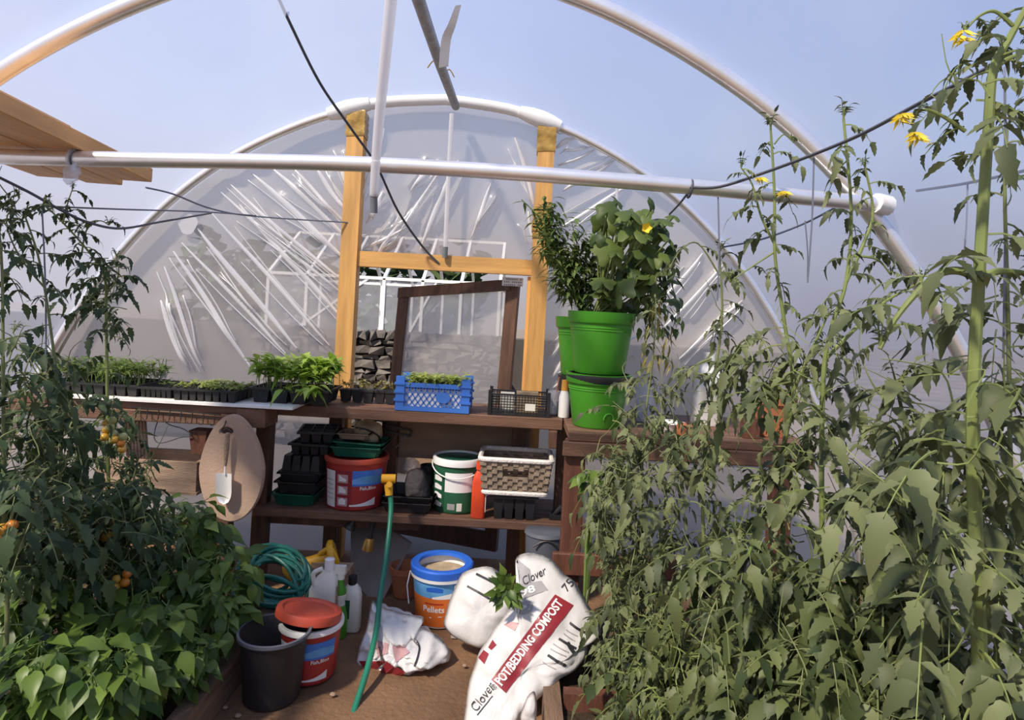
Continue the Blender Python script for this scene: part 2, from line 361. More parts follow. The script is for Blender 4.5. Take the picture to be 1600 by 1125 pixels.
# white strips and pipes hung up
t = thing('hanging_pipe', 'translucent white pipe with dark end hanging in front of the left post', 'pipe', P(584, 332, 2.0))
mb = MB(); q = [P(613, -20, 1.75), P(603, 80, 1.82), P(590, 215, 1.93), P(584, 306, 1.99)]; mb.tube(smooth(q, 5), [.0175-.0003*i for i in range(16)], 12); mb.build('pipe', 'milky', t)
mb = MB(); mb.tube([P(584, 303, 1.99), P(584, 333, 2.0)], .0118, 12); mb.build('end_cap', 'greyplastic', t)
mb = MB(); q = smooth([P(716, 8, 2.3), P(706, 38, 2.32), P(697, 62, 2.36), P(693, 104, 2.4)], 4)
for u, p in zip(q, q[1:]): pass
n = len(q); wv = V((.017, .005, .006)); mb.add([p+wv*s*(.55+.45*min(1, i/6)) + V((0, e, 0)) for i, p in enumerate(q) for s, e in ((-1, 0), (1, 0), (1, .006), (-1, .006))], [(4*i+k, 4*i+(k+1) % 4, 4*i+4+(k+1) % 4, 4*i+4+k) for i in range(n-1) for k in range(4)] + [(0, 1, 2, 3), (4*n-4, 4*n-3, 4*n-2, 4*n-1)])
single(mb, 'plastic_strip', 'whiteplastic', 'short bent white plastic strip hooked on the dark ridge pole', 'strip')
t = thing('hanging_pipe', 'slim white pipe hanging against the film above the lintel', 'pipe', P(695, 402, 3.55), None)
mb = MB(); mb.tube([P(706, 178, 3.56), P(700, 290, 3.56), P(696, 388, 3.56)], .013, 8); mb.build('pipe', 'milky', t)
mb = MB(); mb.tube([P(696, 386, 3.56), P(695, 403, 3.56)], .0145, 8); mb.build('end_cap', 'greyplastic', t)
t = thing('hanging_cane', 'thin pale cane upright behind the cucumber plant', 'cane', P(964, 320, 3.5)); mb = MB(); mb.tube([P(964, 290, 3.5), P(962, 480, 3.5)], .008, 7); mb.build('cane', 'milky', t)
# timber planks laid over the crop bar
def plank(a, b, w, th, label, roll=0):
    a, b = V(a), V(b); d = (b-a).normalized(); sx = V((math.cos(roll), 0, math.sin(roll))); mb = MB()
    sx = (sx - d*sx.dot(d)).normalized(); up = sx.cross(d)
    R = Matrix((sx, d, up)).transposed(); mb.box((a+b)/2, (w, (b-a).length, th), R)
    o = single(mb, 'timber_plank', 'plank', label, 'plank', 'planks stored on the crop bar', loc=(a+b)/2, smooth=False)
    bm = bmesh.new(); bm.from_mesh(o.data); bmesh.ops.bevel(bm, geom=bm.edges[:], offset=.003, segments=1, affect='EDGES'); bm.to_mesh(o.data); bm.free(); return o
zb = P(120, 248, 2.11).z + .027
def pl(xr, w, z, th, d0, d1, label):        # right edge where it crosses the bar, width, height over the bar top
    f = lambda d: V((xr-w/2-.10*(d-2.11), d, zb+z-.02*(d-2.11)))
    plank(f(d0), f(d1), w, th, label)
pl(-1.565, .20, .082, .045, 1.3, 2.19, 'topmost broad plank with the shorter end over the bar')
pl(-1.465, .165, .029, .056, 1.3, 2.58, 'thick plank at the right edge of the pile, lying on the bar')
pl(-1.636, .145, .026, .05, 1.3, 2.68, 'middle plank on the bar, reaching furthest towards the end wall')
pl(-1.787, .145, .024, .046, 1.35, 2.60, 'plank at the outer side of the pile next to the tunnel film')
t = thing('cloth_knot', 'knotted white plastic rag dangling from the crop bar under the planks', 'rag', P(112, 268, 2.08))
mb = MB(); c = P(112, 272, 2.07); mb.ball(c, .028, 14, (1, .8, 1.15))
for p in mb.v: p += (p-c)*.5*noise.noise(p*45)
mb.build('knot', 'clearbag', t); mb = MB(); c2 = P(117, 248, 2.11); mb.tube([c2+V((.006*math.sin(a), .034*math.cos(a), .034*math.sin(a))) for a in [i*PI/6 for i in range(12)]], .006, 6, closed=True); mb.tube([P(117, 256, 2.08), P(113, 266, 2.07)], .007, 6); mb.build('loop', 'clearbag', t)
# wires and cords
def cordage(name, pts, r, m, label, cat, group=None, n=6, seg=5):
    mb = MB(); mb.tube(smooth(pts, n), r, seg); return single(mb, name, m, label, cat, group, loc=pts[0])
cordage('electric_cable', pp([(430, -15, 2.5), (455, 40, 2.6), (500, 130, 2.8), (548, 200, 3.0), (588, 258, 3.2), (622, 330, 3.4), (660, 385, 3.54), (686, 412, 3.58)]), .0065, 'wire', 'dark cable sagging down to the lintel of the door frame', 'cable')
cordage('training_wire', pp([(228, 293, 2.72), (270, 303, 2.9), (330, 326, 3.1), (400, 338, 3.3), (550, 348, 3.58)]), .0042, 'cord', 'thin wire from the plank ends to the left door post', 'wire', 'wires strung across the tunnel')
cordage('training_wire', pp([(60, 322, 2.3), (190, 327, 2.6), (320, 331, 3.0), (400, 337, 3.25)]), .0035, 'cord', 'thin level wire above the tops of the left tomatoes', 'wire', 'wires strung across the tunnel')
cordage('training_wire', pp([(-20, 268, 1.9), (45, 300, 1.95), (95, 328, 2.0), (140, 348, 2.1), (190, 357, 2.3), (250, 347, 2.6), (330, 333, 3.02)]), .0046, 'wire', 'dark wire drooping over the left tomato tips', 'wire', 'wires strung across the tunnel')
cordage('training_wire', pp([(1078, 293, 2.09), (1125, 292, 2.02), (1200, 268, 1.9), (1280, 238, 1.75), (1350, 208, 1.62), (1440, 160, 1.48), (1545, 106, 1.32)]), .0050, 'wire', 'dark twisted wire rising to the tallest tomato tip', 'wire', 'wires strung across the tunnel')
cordage('training_wire', pp([(1432, 298, 2.05), (1500, 288, 1.9), (1560, 276, 1.75), (1620, 262, 1.6)]), .0045, 'wire', 'dark wire leaving the near hoop at the right', 'wire', 'wires strung across the tunnel')
cordage('training_wire', pp([(1130, 386, 2.6), (1190, 374, 2.5), (1255, 350, 2.4), (1310, 322, 2.2)]), .004, 'cord', 'thin wire passing behind the tall forked tomatoes', 'wire', 'wires strung across the tunnel')
cordage('training_wire', pp([(1078, 297, 2.09), (1062, 318, 2.3), (1046, 335, 2.6)]), .004, 'wire', 'short wire stay between crop bar and cucumber leaves', 'wire', 'wires strung across the tunnel')
for (x1, y1, x2, y2, d, lb) in [(1122, 308, 1121, 470, 2.05, 'support string left of the tall forked tomatoes'), (1272, 242, 1262, 442, 1.78, 'support string hanging beside the forked tomato stem'), (1512, 288, 1504, 420, 1.88, 'support string just left of the thick tomato stem'),
                                (1570, 105, 1568, 560, 1.4, 'support string just right of the thick tomato stem'), (1258, 345, 1262, 440, 2.3, 'faint support string farther back among the tomatoes'), (66, 330, 72, 560, 2.05, 'support string among the left tomatoes')]:
    cordage('support_string', pp([(x1, y1, d), ((x1+x2)/2+2, (y1+y2)/2, d), (x2, y2, d)]), .0026, 'cord', lb, 'string', 'strings that hold up tomatoes')
# ================================================================ door frame and door
t = thing('door_frame', 'yellow pine door frame with taped heads and a cross lintel', 'door frame', ((PXL+PXR)/2, YW-.03, 0))
for k, X in enumerate((PXL, PXR)):
    mb = MB(); zt = ztop(X)-.03; mb.span((X-.047, YW-.085, 0), (X+.047, YW+.0, zt)); mb.build('post', 'pine', t, smooth=False)
    mb = MB(); ring = []
    for i in range(9):
        z = zt-.145+i*.018+.006*math.sin(i*2.); e = .003+.004*(i % 2); ring.append([V((X-.047-e, YW-.085-e, z)), V((X+.047+e, YW-.085-e, z+.008)), V((X+.047+e, YW+.0, z)), V((X-.047-e, YW+.0, z-.006))])
    mb.add([p for q in ring for p in q], [(4*i+k2, 4*i+(k2+1) % 4, 4*i+4+(k2+1) % 4, 4*i+4+k2) for i in range(8) for k2 in range(4)]); mb.build('tape_wrap', 'tape', t)
mb = MB(); mb.span((PXL+.047, YW-.07, LZ-.043), (PXR-.047, YW-.0, LZ+.043)); mb.build('lintel', 'pineh', t, smooth=False)
mb = MB(); X = PXR
for i in range(7):
    z = 1.86+i*.026+.008*math.sin(i*1.7); e = .004; mb.box((X, YW-.043, z), (.104+.008*(i % 2), .095, .024), Matrix.Rotation(.12*math.sin(i), 3, 'Y'))
mb.build('tape_wrap', 'tape', t)
mb = MB(); mb.span((PXR-.064, YW-.05, 0), (PXR-.047, YW+.02, LZ-.05)); mb.build('door_stop', 'pine', t, smooth=False)
# door leaf, ajar, swung out
t = tag(thing('door_1', 'dark brown film covered door standing ajar', 'door', (0.02, 3.7, 0)), kind='structure')
HT, LT = P(814, 438, 3.70), P(628, 452, 3.98)
HB, LB = V((HT.x-.05, 3.72, .04)), V((LT.x-.07, 3.99, .04))
def q4(u, w): return HT.lerp(LT, u).lerp(HB.lerp(LB, u), w)
dn = (LT-HT).cross(HB-HT).normalized()
def board(nm, u0, u1, w0, w1, m, th=.035):
    mb = MB(); mb.prism([q4(u0, w0), q4(u1, w0), q4(u1, w1), q4(u0, w1)], dn*th); return mb.build(nm, m, t, smooth=False)
board('stile', -.0, .095, 0, 1, 'darkwood'); board('stile', .915, 1.0, .02, 1, 'darkwood'); board('top_rail', .06, 1.0, -.005, .036, 'darkwood', .045); board('middle_rail', .095, .915, .53, .60, 'darkwood'); board('kick_panel', .095, .915, .60, .76, 'panel', .02); board('bottom_rail', .095, .915, .93, 1.0, 'darkwood')
mb = MB(); nn = 16; mb.add([q4(.07+.87*i/nn, .03+.95*j/nn) + dn*(.02+.006*noise.noise(V((i*.6, j*.4, 2)))) for j in range(nn+1) for i in range(nn+1)], [(j*(nn+1)+i, j*(nn+1)+i+1, (j+1)*(nn+1)+i+1, (j+1)*(nn+1)+i) for j in range(nn) for i in range(nn)])
mb.build('film_pane', M['gable'], t, autos=False)
t = thing('label_plate', 'small white printed plate at the top corner of the door', 'plate', P(801, 447, 3.62))
a, b = P(785, 433, 3.64), P(817, 448, 3.64); mb = MB(); mb.span((a.x, 3.632, b.z), (b.x, 3.638, a.z)); mb.build('plate', 'whiteplastic', t)
mb = MB()
for r in range(3):
    for i in range(9):
        if (r*5+i*3) % 7: mb.span((a.x+.01+i*.0115, 3.630, a.z-.014-r*.016), (a.x+.018+i*.0115, 3.6325, a.z-.006-r*.016))
mb.build('print', 'greyprint', t)
# ================================================================ outside, seen through the gap and the film
mb = MB(); mb.span((-7, 6.6, 0), (2.8, 6.95, 1.15)); t = tag(thing('stone_wall', 'rough grey stone wall outside the door', 'wall', (-2, 6.6, -.05)))
mb.build('core', 'stoned', t)
mb = MB(); z = .0
rr = random.Random(3)
while z < 1.12:
    hh = rr.uniform(.04, .10); x = -2.7
    while x < -.2:
        ww = rr.uniform(.06, .19); s0 = len(mb.v); mb.box((x+ww/2, 6.58, z+hh/2), (ww-.015, .14, hh-.012), Matrix.Rotation(rr.uniform(-.06, .06), 3, 'Y'))
        for p in mb.v[s0:]: p += V((rr.uniform(-.022, .022), rr.uniform(-.04, .04), rr.uniform(-.02, .02)))
        x += ww
    z += hh
mb.build('stone_face', 'stone', t, smooth=False)
t = thing('greenhouse', 'small white framed greenhouse behind the stone wall', 'greenhouse', (-1.4, 8, 0))
mb = MB(); X0, X1, Y0, Y1 = -3.0, -.25, 7.6, 9.6; w_ = .035
for x in [X0 + (X1-X0)*i/6 for i in range(7)]:
    for y in (Y0, Y1): mb.bar((x, y, -.05), (x, y, 1.75), w_, w_)
    mb.bar((x, Y0, 1.75), (x, (Y0+Y1)/2, 2.35), w_, w_); mb.bar((x, Y1, 1.75), (x, (Y0+Y1)/2, 2.35), w_, w_)
for y, z in ((Y0, 1.75), (Y1, 1.75), ((Y0+Y1)/2, 2.35), (Y0, .9), (Y0, .05)): mb.bar((X0, y, z), (X1, y, z), w_, w_, (0, 1, 0))
mb.bar((X0+.1, Y0, .9), (X0+1.2, Y0, 1.75), .025, .025); mb.bar((-1.4, Y0, .9), (-1.0, Y0, 1.75), .025, .025)
mb.build('frame', 'whiteplastic', t, smooth=False)
mb = MB(); mb.add([(X0, Y0-.0, 0), (X1, Y0, 0), (X1, Y0, 1.75), (X0, Y0, 1.75)], [(0, 1, 2, 3)]); mb.build('pane', M['clearbag'], t)
t = thing('hedge', 'dark leafy hedge beyond the greenhouse', 'hedge', (-2, 12.5, 0)); mb = MB()
rr = random.Random(5)
for i in range(900):
    p = V((rr.uniform(-6.5, -.8), 12.5+rr.uniform(-.4, .4), rr.uniform(0, 2.35+.35*math.sin(i)))); mb.leaf(p, (rr.uniform(-1, 1), -1, rr.uniform(-1, 1)), .5, .4)
mb.build('foliage', 'l_tomdark', t)
# ================================================================ raised beds
t = thing('raised_bed', 'long soil bed with a timber edge left of the path', 'bed', (-1.6, 1.8, 0))
mb = MB(); mb.box((-.985, 1.75, .06), (.055, 2.2, .125)); mb.build('edge_board', 'kerb', t, smooth=False)
def soil(x0, x1, y0, y1, z, nm, par, amp=.025):
    mb = MB(); a, b = 26, 40; mb.add([V((x0+(x1-x0)*i/a, y0+(y1-y0)*j/b, z+amp*noise.noise(V((i*.7, j*.7, x0))))) for j in range(b+1) for i in range(a+1)], [(j*(a+1)+i, j*(a+1)+i+1, (j+1)*(a+1)+i+1, (j+1)*(a+1)+i) for j in range(b) for i in range(a)]); return mb.build(nm, 'soil', par)
soil(-2.85, -1.012, .4, 3.0, .075, 'soil', t)
mb = MB(); mb.box((-1.95, 2.86, .06), (1.9, .05, .125)); mb.build('end_board', 'kerb', t, smooth=False)
t = thing('raised_bed', 'long soil bed with a timber edge right of the path', 'bed', (1.0, 1.8, 0))
mb = MB(); mb.box((.185, 1.72, .045), (.06, 1.85, .11)); mb.build('edge_board', 'kerb', t, smooth=False)
soil(.215, 1.95, .4, 2.75, .06, 'soil', t)
mb = MB(); mb.box((.60, 2.235, .055), (.75, .045, .12)); mb.build('cross_board', 'redwood', t, smooth=False)
# ================================================================ potting bench
ZB, ZS = .915, .405
t = thing('potting_bench', 'dark stained potting bench with a lower shelf across the end wall', 'bench', (-.45, 3.3, 0))
def bx(nm, lo, hi, m='benchwood'):
    mb = MB(); mb.span(lo, hi); o = mb.build(nm, m, t, smooth=False)
    bm = bmesh.new(); bm.from_mesh(o.data); bmesh.ops.bevel(bm, geom=bm.edges[:], offset=.004, segments=1, affect='EDGES'); bm.to_mesh(o.data); bm.free(); return o
bx('top_plank', (-1.30, 3.13, ZB-.055), (.24, 3.29, ZB)); bx('top_plank', (-1.30, 3.297, ZB-.055), (.24, 3.545, ZB-.003))
bx('shelf_board', (-1.25, 3.12, ZS-.04), (.38, 3.34, ZS)); bx('shelf_board', (-1.25, 3.345, ZS-.04), (.38, 3.545, ZS-.002))
for X, y in ((-1.245, 3.22), (-.965, 3.50), (-.655, 3.46), (.03, 3.47)): bx('leg', (X-.035, y-.035, 0), (X+.035, y+.035, ZB-.056), 'darkwood')
bx('bracket', (.175, 3.1, ZB-.14), (.215, 3.16, ZB-.056), 'darkwood')
bx('back_board', (-.72, 3.5, .60), (.10, 3.53, .85), 'panel'); bx('shelf_bearer', (-1.2, 3.2, ZS-.1), (-.45, 3.24, ZS-.042), 'darkwood')
t = thing('potting_bench', 'left return of the potting bench holding the feathery seedlings', 'bench', (-1.9, 3.1, 0))
bx('top_plank', (-2.36, 2.98, ZB-.035), (-1.285, 3.12, ZB)); bx('top_plank', (-2.36, 3.297, ZB-.035), (-1.305, 3.545, ZB)); bx('top_plank', (-2.36, 3.125, ZB-.035), (-1.305, 3.292, ZB))
bx('apron', (-2.36, 2.965, ZB-.088), (-1.285, 2.995, ZB-.036)); bx('cross_piece', (-1.285, 2.96, ZB-.09), (-1.15, 3.125, ZB-.002))
for X, y in ((-1.345, 3.03), (-1.345, 3.50), (-2.2, 3.03)): bx('leg', (X-.036, y-.03, 0), (X+.036, y+.03, ZB-.036), 'darkwood')
bx('low_rail', (-2.3, 2.985, .30), (-1.385, 3.015, .39), 'redwood')
t = thing('potting_bench', 'right return of the potting bench under the green pots', 'bench', (.9, 3.0, 0))
bx('top_plank', (.245, 2.80, ZB-.04), (1.32, 2.98, ZB)); bx('top_plank', (.245, 2.985, ZB-.04), (1.32, 3.17, ZB)); bx('top_plank', (.245, 3.175, ZB-.04), (1.32, 3.5, ZB))
bx('apron', (.22, 2.785, ZB-.105), (1.32, 2.815, ZB-.041), 'benchwood')
for X in (.28, 1.2): bx('leg', (X-.045, 2.82, 0), (X+.045, 2.88, ZB-.041), 'redwood')
bx('leg', (.23, 3.3, 0), (.30, 3.37, ZB-.041), 'darkwood')
bx('low_rail', (.20, 2.79, .29), (.75, 2.82, .385), 'redwood')
# ================================================================ containers
def bucket(name, label, cat, base, rt, rb, H, m, rim, group=None, rimh=.022, inside='soil', fill=.8, bail=None, tilt=None, labels=()):
    t = thing(name, label, cat, base, group); R = tilt or Matrix.Identity(3); b = V(base)
    def T(mb):
        if tilt:
            for p in mb.v: p[:] = (b + R @ (p-b))[:]
        return mb
    th = .003; mb = MB(); mb.lathe([(0, 0), (rb*.96, 0), (rb, .006), (rt, H), (rt-th, H), (rb-th, .012), (0, .012)], b, 40); T(mb).build('body', m, t)
    if rim:
        mb = MB(); mb.lathe([(rt+.001, H-rimh), (rt+.007, H-rimh), (rt+.008, H-.004), (rt+.004, H+.004), (rt-.006, H+.004), (rt-.007, H-.006), (rt+.001, H-.006)], b, 40, close=True); T(mb).build('rim', rim, t)
    if inside:
        mb = MB(); rr = rb+(rt-rb)*fill-.004; n = 24; vs = [b+V((0, 0, H*fill))]
        for k in (1, 2, 3): vs += [b+V((rr*k/3*math.cos(2*PI*i/n), rr*k/3*math.sin(2*PI*i/n), H*fill+.012*noise.noise(V((i, k, rt*9)))*(k < 3))) for i in range(n)]
        mb.add(vs, [(0, 1+i, 1+(i+1) % n) for i in range(n)] + [(1+k*n+i, 1+k*n+n+i, 1+k*n+n+(i+1) % n, 1+k*n+(i+1) % n) for k in (0, 1) for i in range(n)]); T(mb).build('contents', inside, t)
    rad = lambda z: rb+(rt-rb)*z/H
    def S(a, z, e): r = rad(z)+e; return b + R @ V((r*math.sin(a), -r*math.cos(a), z))
    for q in labels:
        if q[0] == 'band':
            _, nm, m2, a0, a1, z0, z1, e = q[:8]; wav = q[8] if len(q) > 8 else None; na_ = max(2, int((a1-a0)/.12)); mb = MB(); vs = []
            for i in range(na_+1):
                a = a0+(a1-a0)*i/na_; f = i/na_
                zt = z1 + (wav(f) if wav else 0)
                vs += [S(a, z0, e), S(a, zt, e)]
            mb.add(vs, [(2*i, 2*i+2, 2*i+3, 2*i+1) for i in range(na_)]); mb.build(nm, m2, t)
        elif q[0] == 'text':
            _, s, m2, a, z, h, e = q[:7]; squ = q[7] if len(q) > 7 else 1.; rot = q[8] if len(q) > 8 else 0; v2, f2, asp = text2d(s, .02); r = rad(z); mb = MB()
            mb.add([S(a+(x-.5)*asp*h*squ/r, z+(y-.5)*h+rot*(x-.5)*asp*h, e) for x, y in v2], f2); mb.build('lettering', m2, t, smooth=False)
    if bail:
        mb = MB(); z = H-rimh*.8; up = bail; mb.tube([b+R@V(((rt+.01)*math.cos(PI*i/16), -(rt+.012)*math.sin(PI*i/16)*up[0], z+up[1]*math.sin(PI*i/16))) for i in range(17)], .0032, 6); mb.build('handle', 'whiteplastic', t)
    return t
def feed_labels(H):                          # red fertiliser pail: maroon side panel, white text block, red front with a blue band
    k = H/.24; a = [('band', 'label_panel', 'maroon', -1.35, .12, .012*k, .19*k, .0008), ('band', 'label_panel', 'whiteplastic', -.95, -.48, .012*k, .185*k, .0014), ('band', 'label_panel', 'red', .10, 1.25, .012*k, .19*k, .0008),
                     ('band', 'label_panel', 'blue', .12, 1.2, .118*k, .192*k, .0016, lambda f: 0), ('band', 'label_stripe', 'lightblue', .12, 1.2, .128*k, .150*k, .0021, lambda f: .016*k*math.sin(f*3)), ('band', 'label_swoosh', 'whiteplastic', .05, .95, .022*k, .024*k, .002, lambda f: .03*k*f*f+.006*k)]
    for j in range(3): a.append(('band', 'label_picture', 'pinkprint', -.38, -.02, (.022+.055*j)*k, (.062+.055*j)*k, .0014)); a.append(('band', 'label_picture', 'whiteplastic', -.32, -.08, (.03+.055*j)*k, (.052+.055*j)*k, .002, lambda f, j=j: .01*k*math.sin(3*f+j)))
    for j in range(5): a.append(('band', 'print_line', 'greyprint', -.90, -.55, (.05+.022*j)*k, (.053+.022*j)*k, .002))
    a.append(('text', 'Fish,Bloo', 'whiteplastic', .66, .106*k, .019*k, .0024)); return a
# ---- on the floor
B0 = G(424, 1088); t = thing('plant_pot', 'large empty black plastic pot standing on the path', 'pot', B0); mb = MB(); rt, H = .118, .24
mb.lathe([(0, .006), (.084, .006), (.09, 0), (.096, .006), (rt-.004, H-.02), (rt+.004, H-.018), (rt+.006, H), (rt-.002, H), (rt-.008, H-.02), (.092, .012), (0, .012)], B0, 48); mb.build('body', 'charcoal', t)
mb = MB(); mb.lathe([(rt+.003, H-.012), (rt+.009, H-.010), (rt+.009, H+.001), (rt+.001, H+.002)], B0, 48, close=True); mb.build('rim', 'slategrey', t)
b2 = G(476, 1062); b2 += V((.0, .05, 0)); bucket('feed_bucket', 'red and blue fertiliser bucket on the path topped by a loose red lid', 'bucket', b2, .114, .098, .205, 'red', 'whiteplastic', 'red fertiliser buckets', .016, None, labels=feed_labels(.205))
mb = MB(); Rl = Matrix.Rotation(math.radians(-9), 3, 'X') @ Matrix.Rotation(math.radians(7), 3, 'Y'); c = b2+V((-.008, -.012, .240)); mb.lathe([(0, .008), (.095, .006), (.102, .014), (.119, .014), (.123, .004), (.123, -.018), (.117, -.018), (.115, 0), (0, 0)], c, 44, Rl); single(mb, 'bucket_lid', 'redlid', 'round red plastic lid lying on the red and blue bucket', 'lid', loc=c)
b3 = G(682, 982); b3 += V((0, .10, 0)); H3 = .245; bl = [('band', 'label_panel', 'orange', -1.5, 1.5,   .01, .14, .0008), ('band', 'label_panel', 'lightblue', -1.5, 1.5, .14, .208, .0008, lambda f: 0), ('band', 'label_stripe', 'whiteplastic', -.2, 1.4, .138, .146, .0014, lambda f: .018*math.sin(2.6*f)),
      ('band', 'label_badge', 'bluelid', -.42, .18, .170, .186, .0018, lambda f: .006*math.sin(PI*f)), ('band', 'label_badge', 'blue', .55, .95, .150, .19, .0014, lambda f: .004), ('band', 'print_line', 'red', -.48, .22, .112, .118, .0016), ('text', 'Pellets', 'whiteplastic', -.14, .090, .028, .0018), ('band', 'print_line', 'whiteplastic', -.3, -.2, .05, .054, .0016), ('band', 'print_line', 'whiteplastic', .05, .2, .056, .060, .0016), ('band', 'print_line', 'whiteplastic', .3, .36, .035, .046, .0016)]
bucket('feed_bucket', 'orange and blue bucket with a wide blue rim, standing open on the path', 'bucket', b3, .132, .108, H3, 'whiteplastic', None, 'open buckets', .03, 'tan', .86, bail=None, labels=bl)
t3 = [o for o in bpy.data.objects if o.get('label', '').startswith('orange and blue bucket')][0]
mb = MB(); mb.lathe([(.131, H3-.018), (.142, H3-.018), (.144, H3+.012), (.137, H3+.018), (.108, H3+.016), (.104, H3+.004), (.131, H3-.004)], b3, 44, close=True); mb.build('rim', 'bluelid', t3)
mb = MB(); mb.lathe([(.1325, H3-.035), (.140, H3-.034), (.141, H3-.019), (.1325, H3-.018)], b3, 44, close=True); mb.build('collar', 'whiteplastic', t3)
mb = MB(); mb.tube([b3+V((-.143, -.01, H3-.03)), b3+V((-.152, -.03, H3-.09)), b3+V((-.135, -.06, H3-.16))], .003, 6); mb.build('handle', 'whiteplastic', t3)
c = G(648, 938); mb = MB(); mb.lathe([(0, 0), (.055, 0), (.075, .12), (.082, .12), (.082, .145), (.074, .145), (.052, .01), (0, .01)], c+V((-.06, .06, 0)), 28); single(mb, 'plant_pot', 'terracotta', 'small terracotta pot half hidden behind the orange and blue bucket', 'pot')
# ---- soft bags from an outline
def blob(outline, dfun, thick, name=None, seed=0, rings=9, wr=.012, ws=9., back=1., n=72):
    pts = [V((x, y, 0)) for x, y in outline]; m = len(pts); ring = []
    per = [(pts[(i+1) % m]-pts[i]).length for i in range(m)]; tot = sum(per)
    for k in range(n):
        s = tot*k/n; i = 0
        while s > per[i]: s -= per[i]; i += 1
        ring.append(pts[i].lerp(pts[(i+1) % m], s/per[i]))
    ring = [(ring[(k-1) % n]+ring[k]*2+ring[(k+1) % n])/4 for k in range(n)]
    c = sum(ring, V())/n; vs = []; mb = MB()
    for side in (-1, 1):
        for r in range(rings):
            f = 1-r/rings
            for k in range(n):
                q = c.lerp(ring[k], f); d = dfun(q.x, q.y); p = P(q.x, q.y, d)
                bul = thick*(max(0, 1-f**2.6))**.62*(1 if side < 0 else back)
                nn = noise.noise(p*ws+V((seed, 0, 0)))*1.0 + .6*noise.noise(p*ws*2.3+V((seed, 5, 0))) + .9*abs(noise.noise(p*ws*1.4+V((9, seed, 0)))) - .5*abs(noise.noise(p*ws*3.1+V((2, seed, 7))))
                e = wr*nn*min(1, (1-f)*4+.15); vs.append(p + V((noise.noise(p*14)*.004, side*bul + e, 0)))
        q = c; p = P(q.x, q.y, dfun(q.x, q.y)); vs.append(p + V((0, side*thick*(1 if side < 0 else back), 0)))
    per_ = rings*n+1
    for sd in (0, 1):
        o = sd*per_; fs = []
        for r in range(rings-1):
            for k in range(n):
                a, b_, c_, d_ = o+r*n+k, o+r*n+(k+1) % n, o+(r+1)*n+(k+1) % n, o+(r+1)*n+k
                fs.append((a, d_, c_, b_) if sd else (a, b_, c_, d_))
        for k in range(n):
            a, b_, c_ = o+(rings-1)*n+k, o+(rings-1)*n+(k+1) % n, o+rings*n
            fs.append((a, c_, b_) if sd else (a, b_, c_))
        mb.f += fs
    for k in range(n): mb.f.append((k, per_+k, per_+(k+1) % n, (k+1) % n))
    mb.v = vs; return mb
def onto(mb_src, pts2, e=.003):              # lay flat print on the front of a soft surface
    bvh = BVHTree.FromPolygons([tuple(p) for p in mb_src.v], mb_src.f); out = []
    for x, y in pts2:
        p = P(x, y, 2.3); d = V((p.x, p.y, p.z-EYE)).normalized(); h = bvh.ray_cast(V((0, 0, EYE)), d)
        if h[0] is None: h = bvh.find_nearest(P(x, y, 2.35))
        q = h[0]; nrm = h[1] if h[1].dot(d) < 0 else -h[1]; out.append(q + nrm*e)
    return out
def print_patch(src, corners, m, nm, t, nu=20, nv=5, e=.0022):
    a, b, c, d = [V((x, y, 0)) for x, y in corners]; pts = []
    for j in range(nv+1):
        for i in range(nu+1):
            q = a.lerp(b, i/nu).lerp(d.lerp(c, i/nu), j/nv); pts.append((q.x, q.y))
    mb = MB(); mb.add(onto(src, pts, e), [(j*(nu+1)+i, j*(nu+1)+i+1, (j+1)*(nu+1)+i+1, (j+1)*(nu+1)+i) for j in range(nv) for i in range(nu)]); return mb.build(nm, m, t)
def print_text(src, s, o, ux, uy, m, t, e=.004, bold=.0, shear=0.):  # o: lower left; ux, uy: run and rise of the line
    v2, f2, asp = text2d(s, bold); pts = [(o[0]+ux[0]*(x+shear*y)+uy[0]*y, o[1]+ux[1]*(x+shear*y)+uy[1]*y) for x, y in v2]
    mb = MB(); mb.add(onto(src, pts, e), f2); return mb.build('lettering', m, t, smooth=False)
def stroke(src, pts, w, m, t, nm='print_line', e=.003):
    q = smooth([V((x, y, 0)) for x, y in pts], 5); pl = []
    for i, p in enumerate(q):
        d = (q[min(i+1, len(q)-1)]-q[max(i-1, 0)]).normalized(); nn = V((-d.y, d.x, 0))*w*.5; pl += [(p.x+nn.x, p.y+nn.y), (p.x-nn.x, p.y-nn.y)]
    mb = MB(); mb.add(onto(src, pl, e), [(2*i, 2*i+1, 2*i+3, 2*i+2) for i in range(len(q)-1)]); return mb.build(nm, m, t, smooth=False)
# the printed compost bag
ol = [(716, 1190), (722, 1140), (733, 1062), (748, 1020), (768, 988), (784, 968), (798, 950), (812, 930), (815, 908), (804, 884), (806, 868), (822, 863), (842, 865), (860, 872), (872, 886), (884, 899), (897, 905), (906, 922), (920, 945), (934, 968), (942, 984), (936, 996), (919, 1000), (919, 1022), (904, 1042), (872, 1062), (838, 1092), (812, 1122), (796, 1160), (780, 1195)]
dB = lambda x, y: 2.20 + .42*(1150-y)/290 + .0002*(x-820)
bag = blob(ol, dB, .085, seed=3, rings=14, wr=.024, ws=8.5, n=130)
t = thing('compost_bag', 'big printed white compost bag with a maroon lettered band leaning on the path', 'bag', P(760, 1170, 2.17)); bag.build('sack', 'bag', t, autos=False)
print_patch(bag, [(768, 1062), (867, 929), (896, 946), (790, 1083)], 'maroon', 'printed_band', t, 28, 6, .0022)
def along(o, ang, L, hgt): a = math.radians(ang); return o, (L*math.cos(a), -L*math.sin(a)), (-hgt*math.sin(a), -hgt*math.cos(a))
o, ux, uy = along((784, 1072), 53.0, 160, 15); print_text(bag, 'POT/BEDDING COMPOST', o, ux, uy, 'whiteplastic', t, .0045, .03)
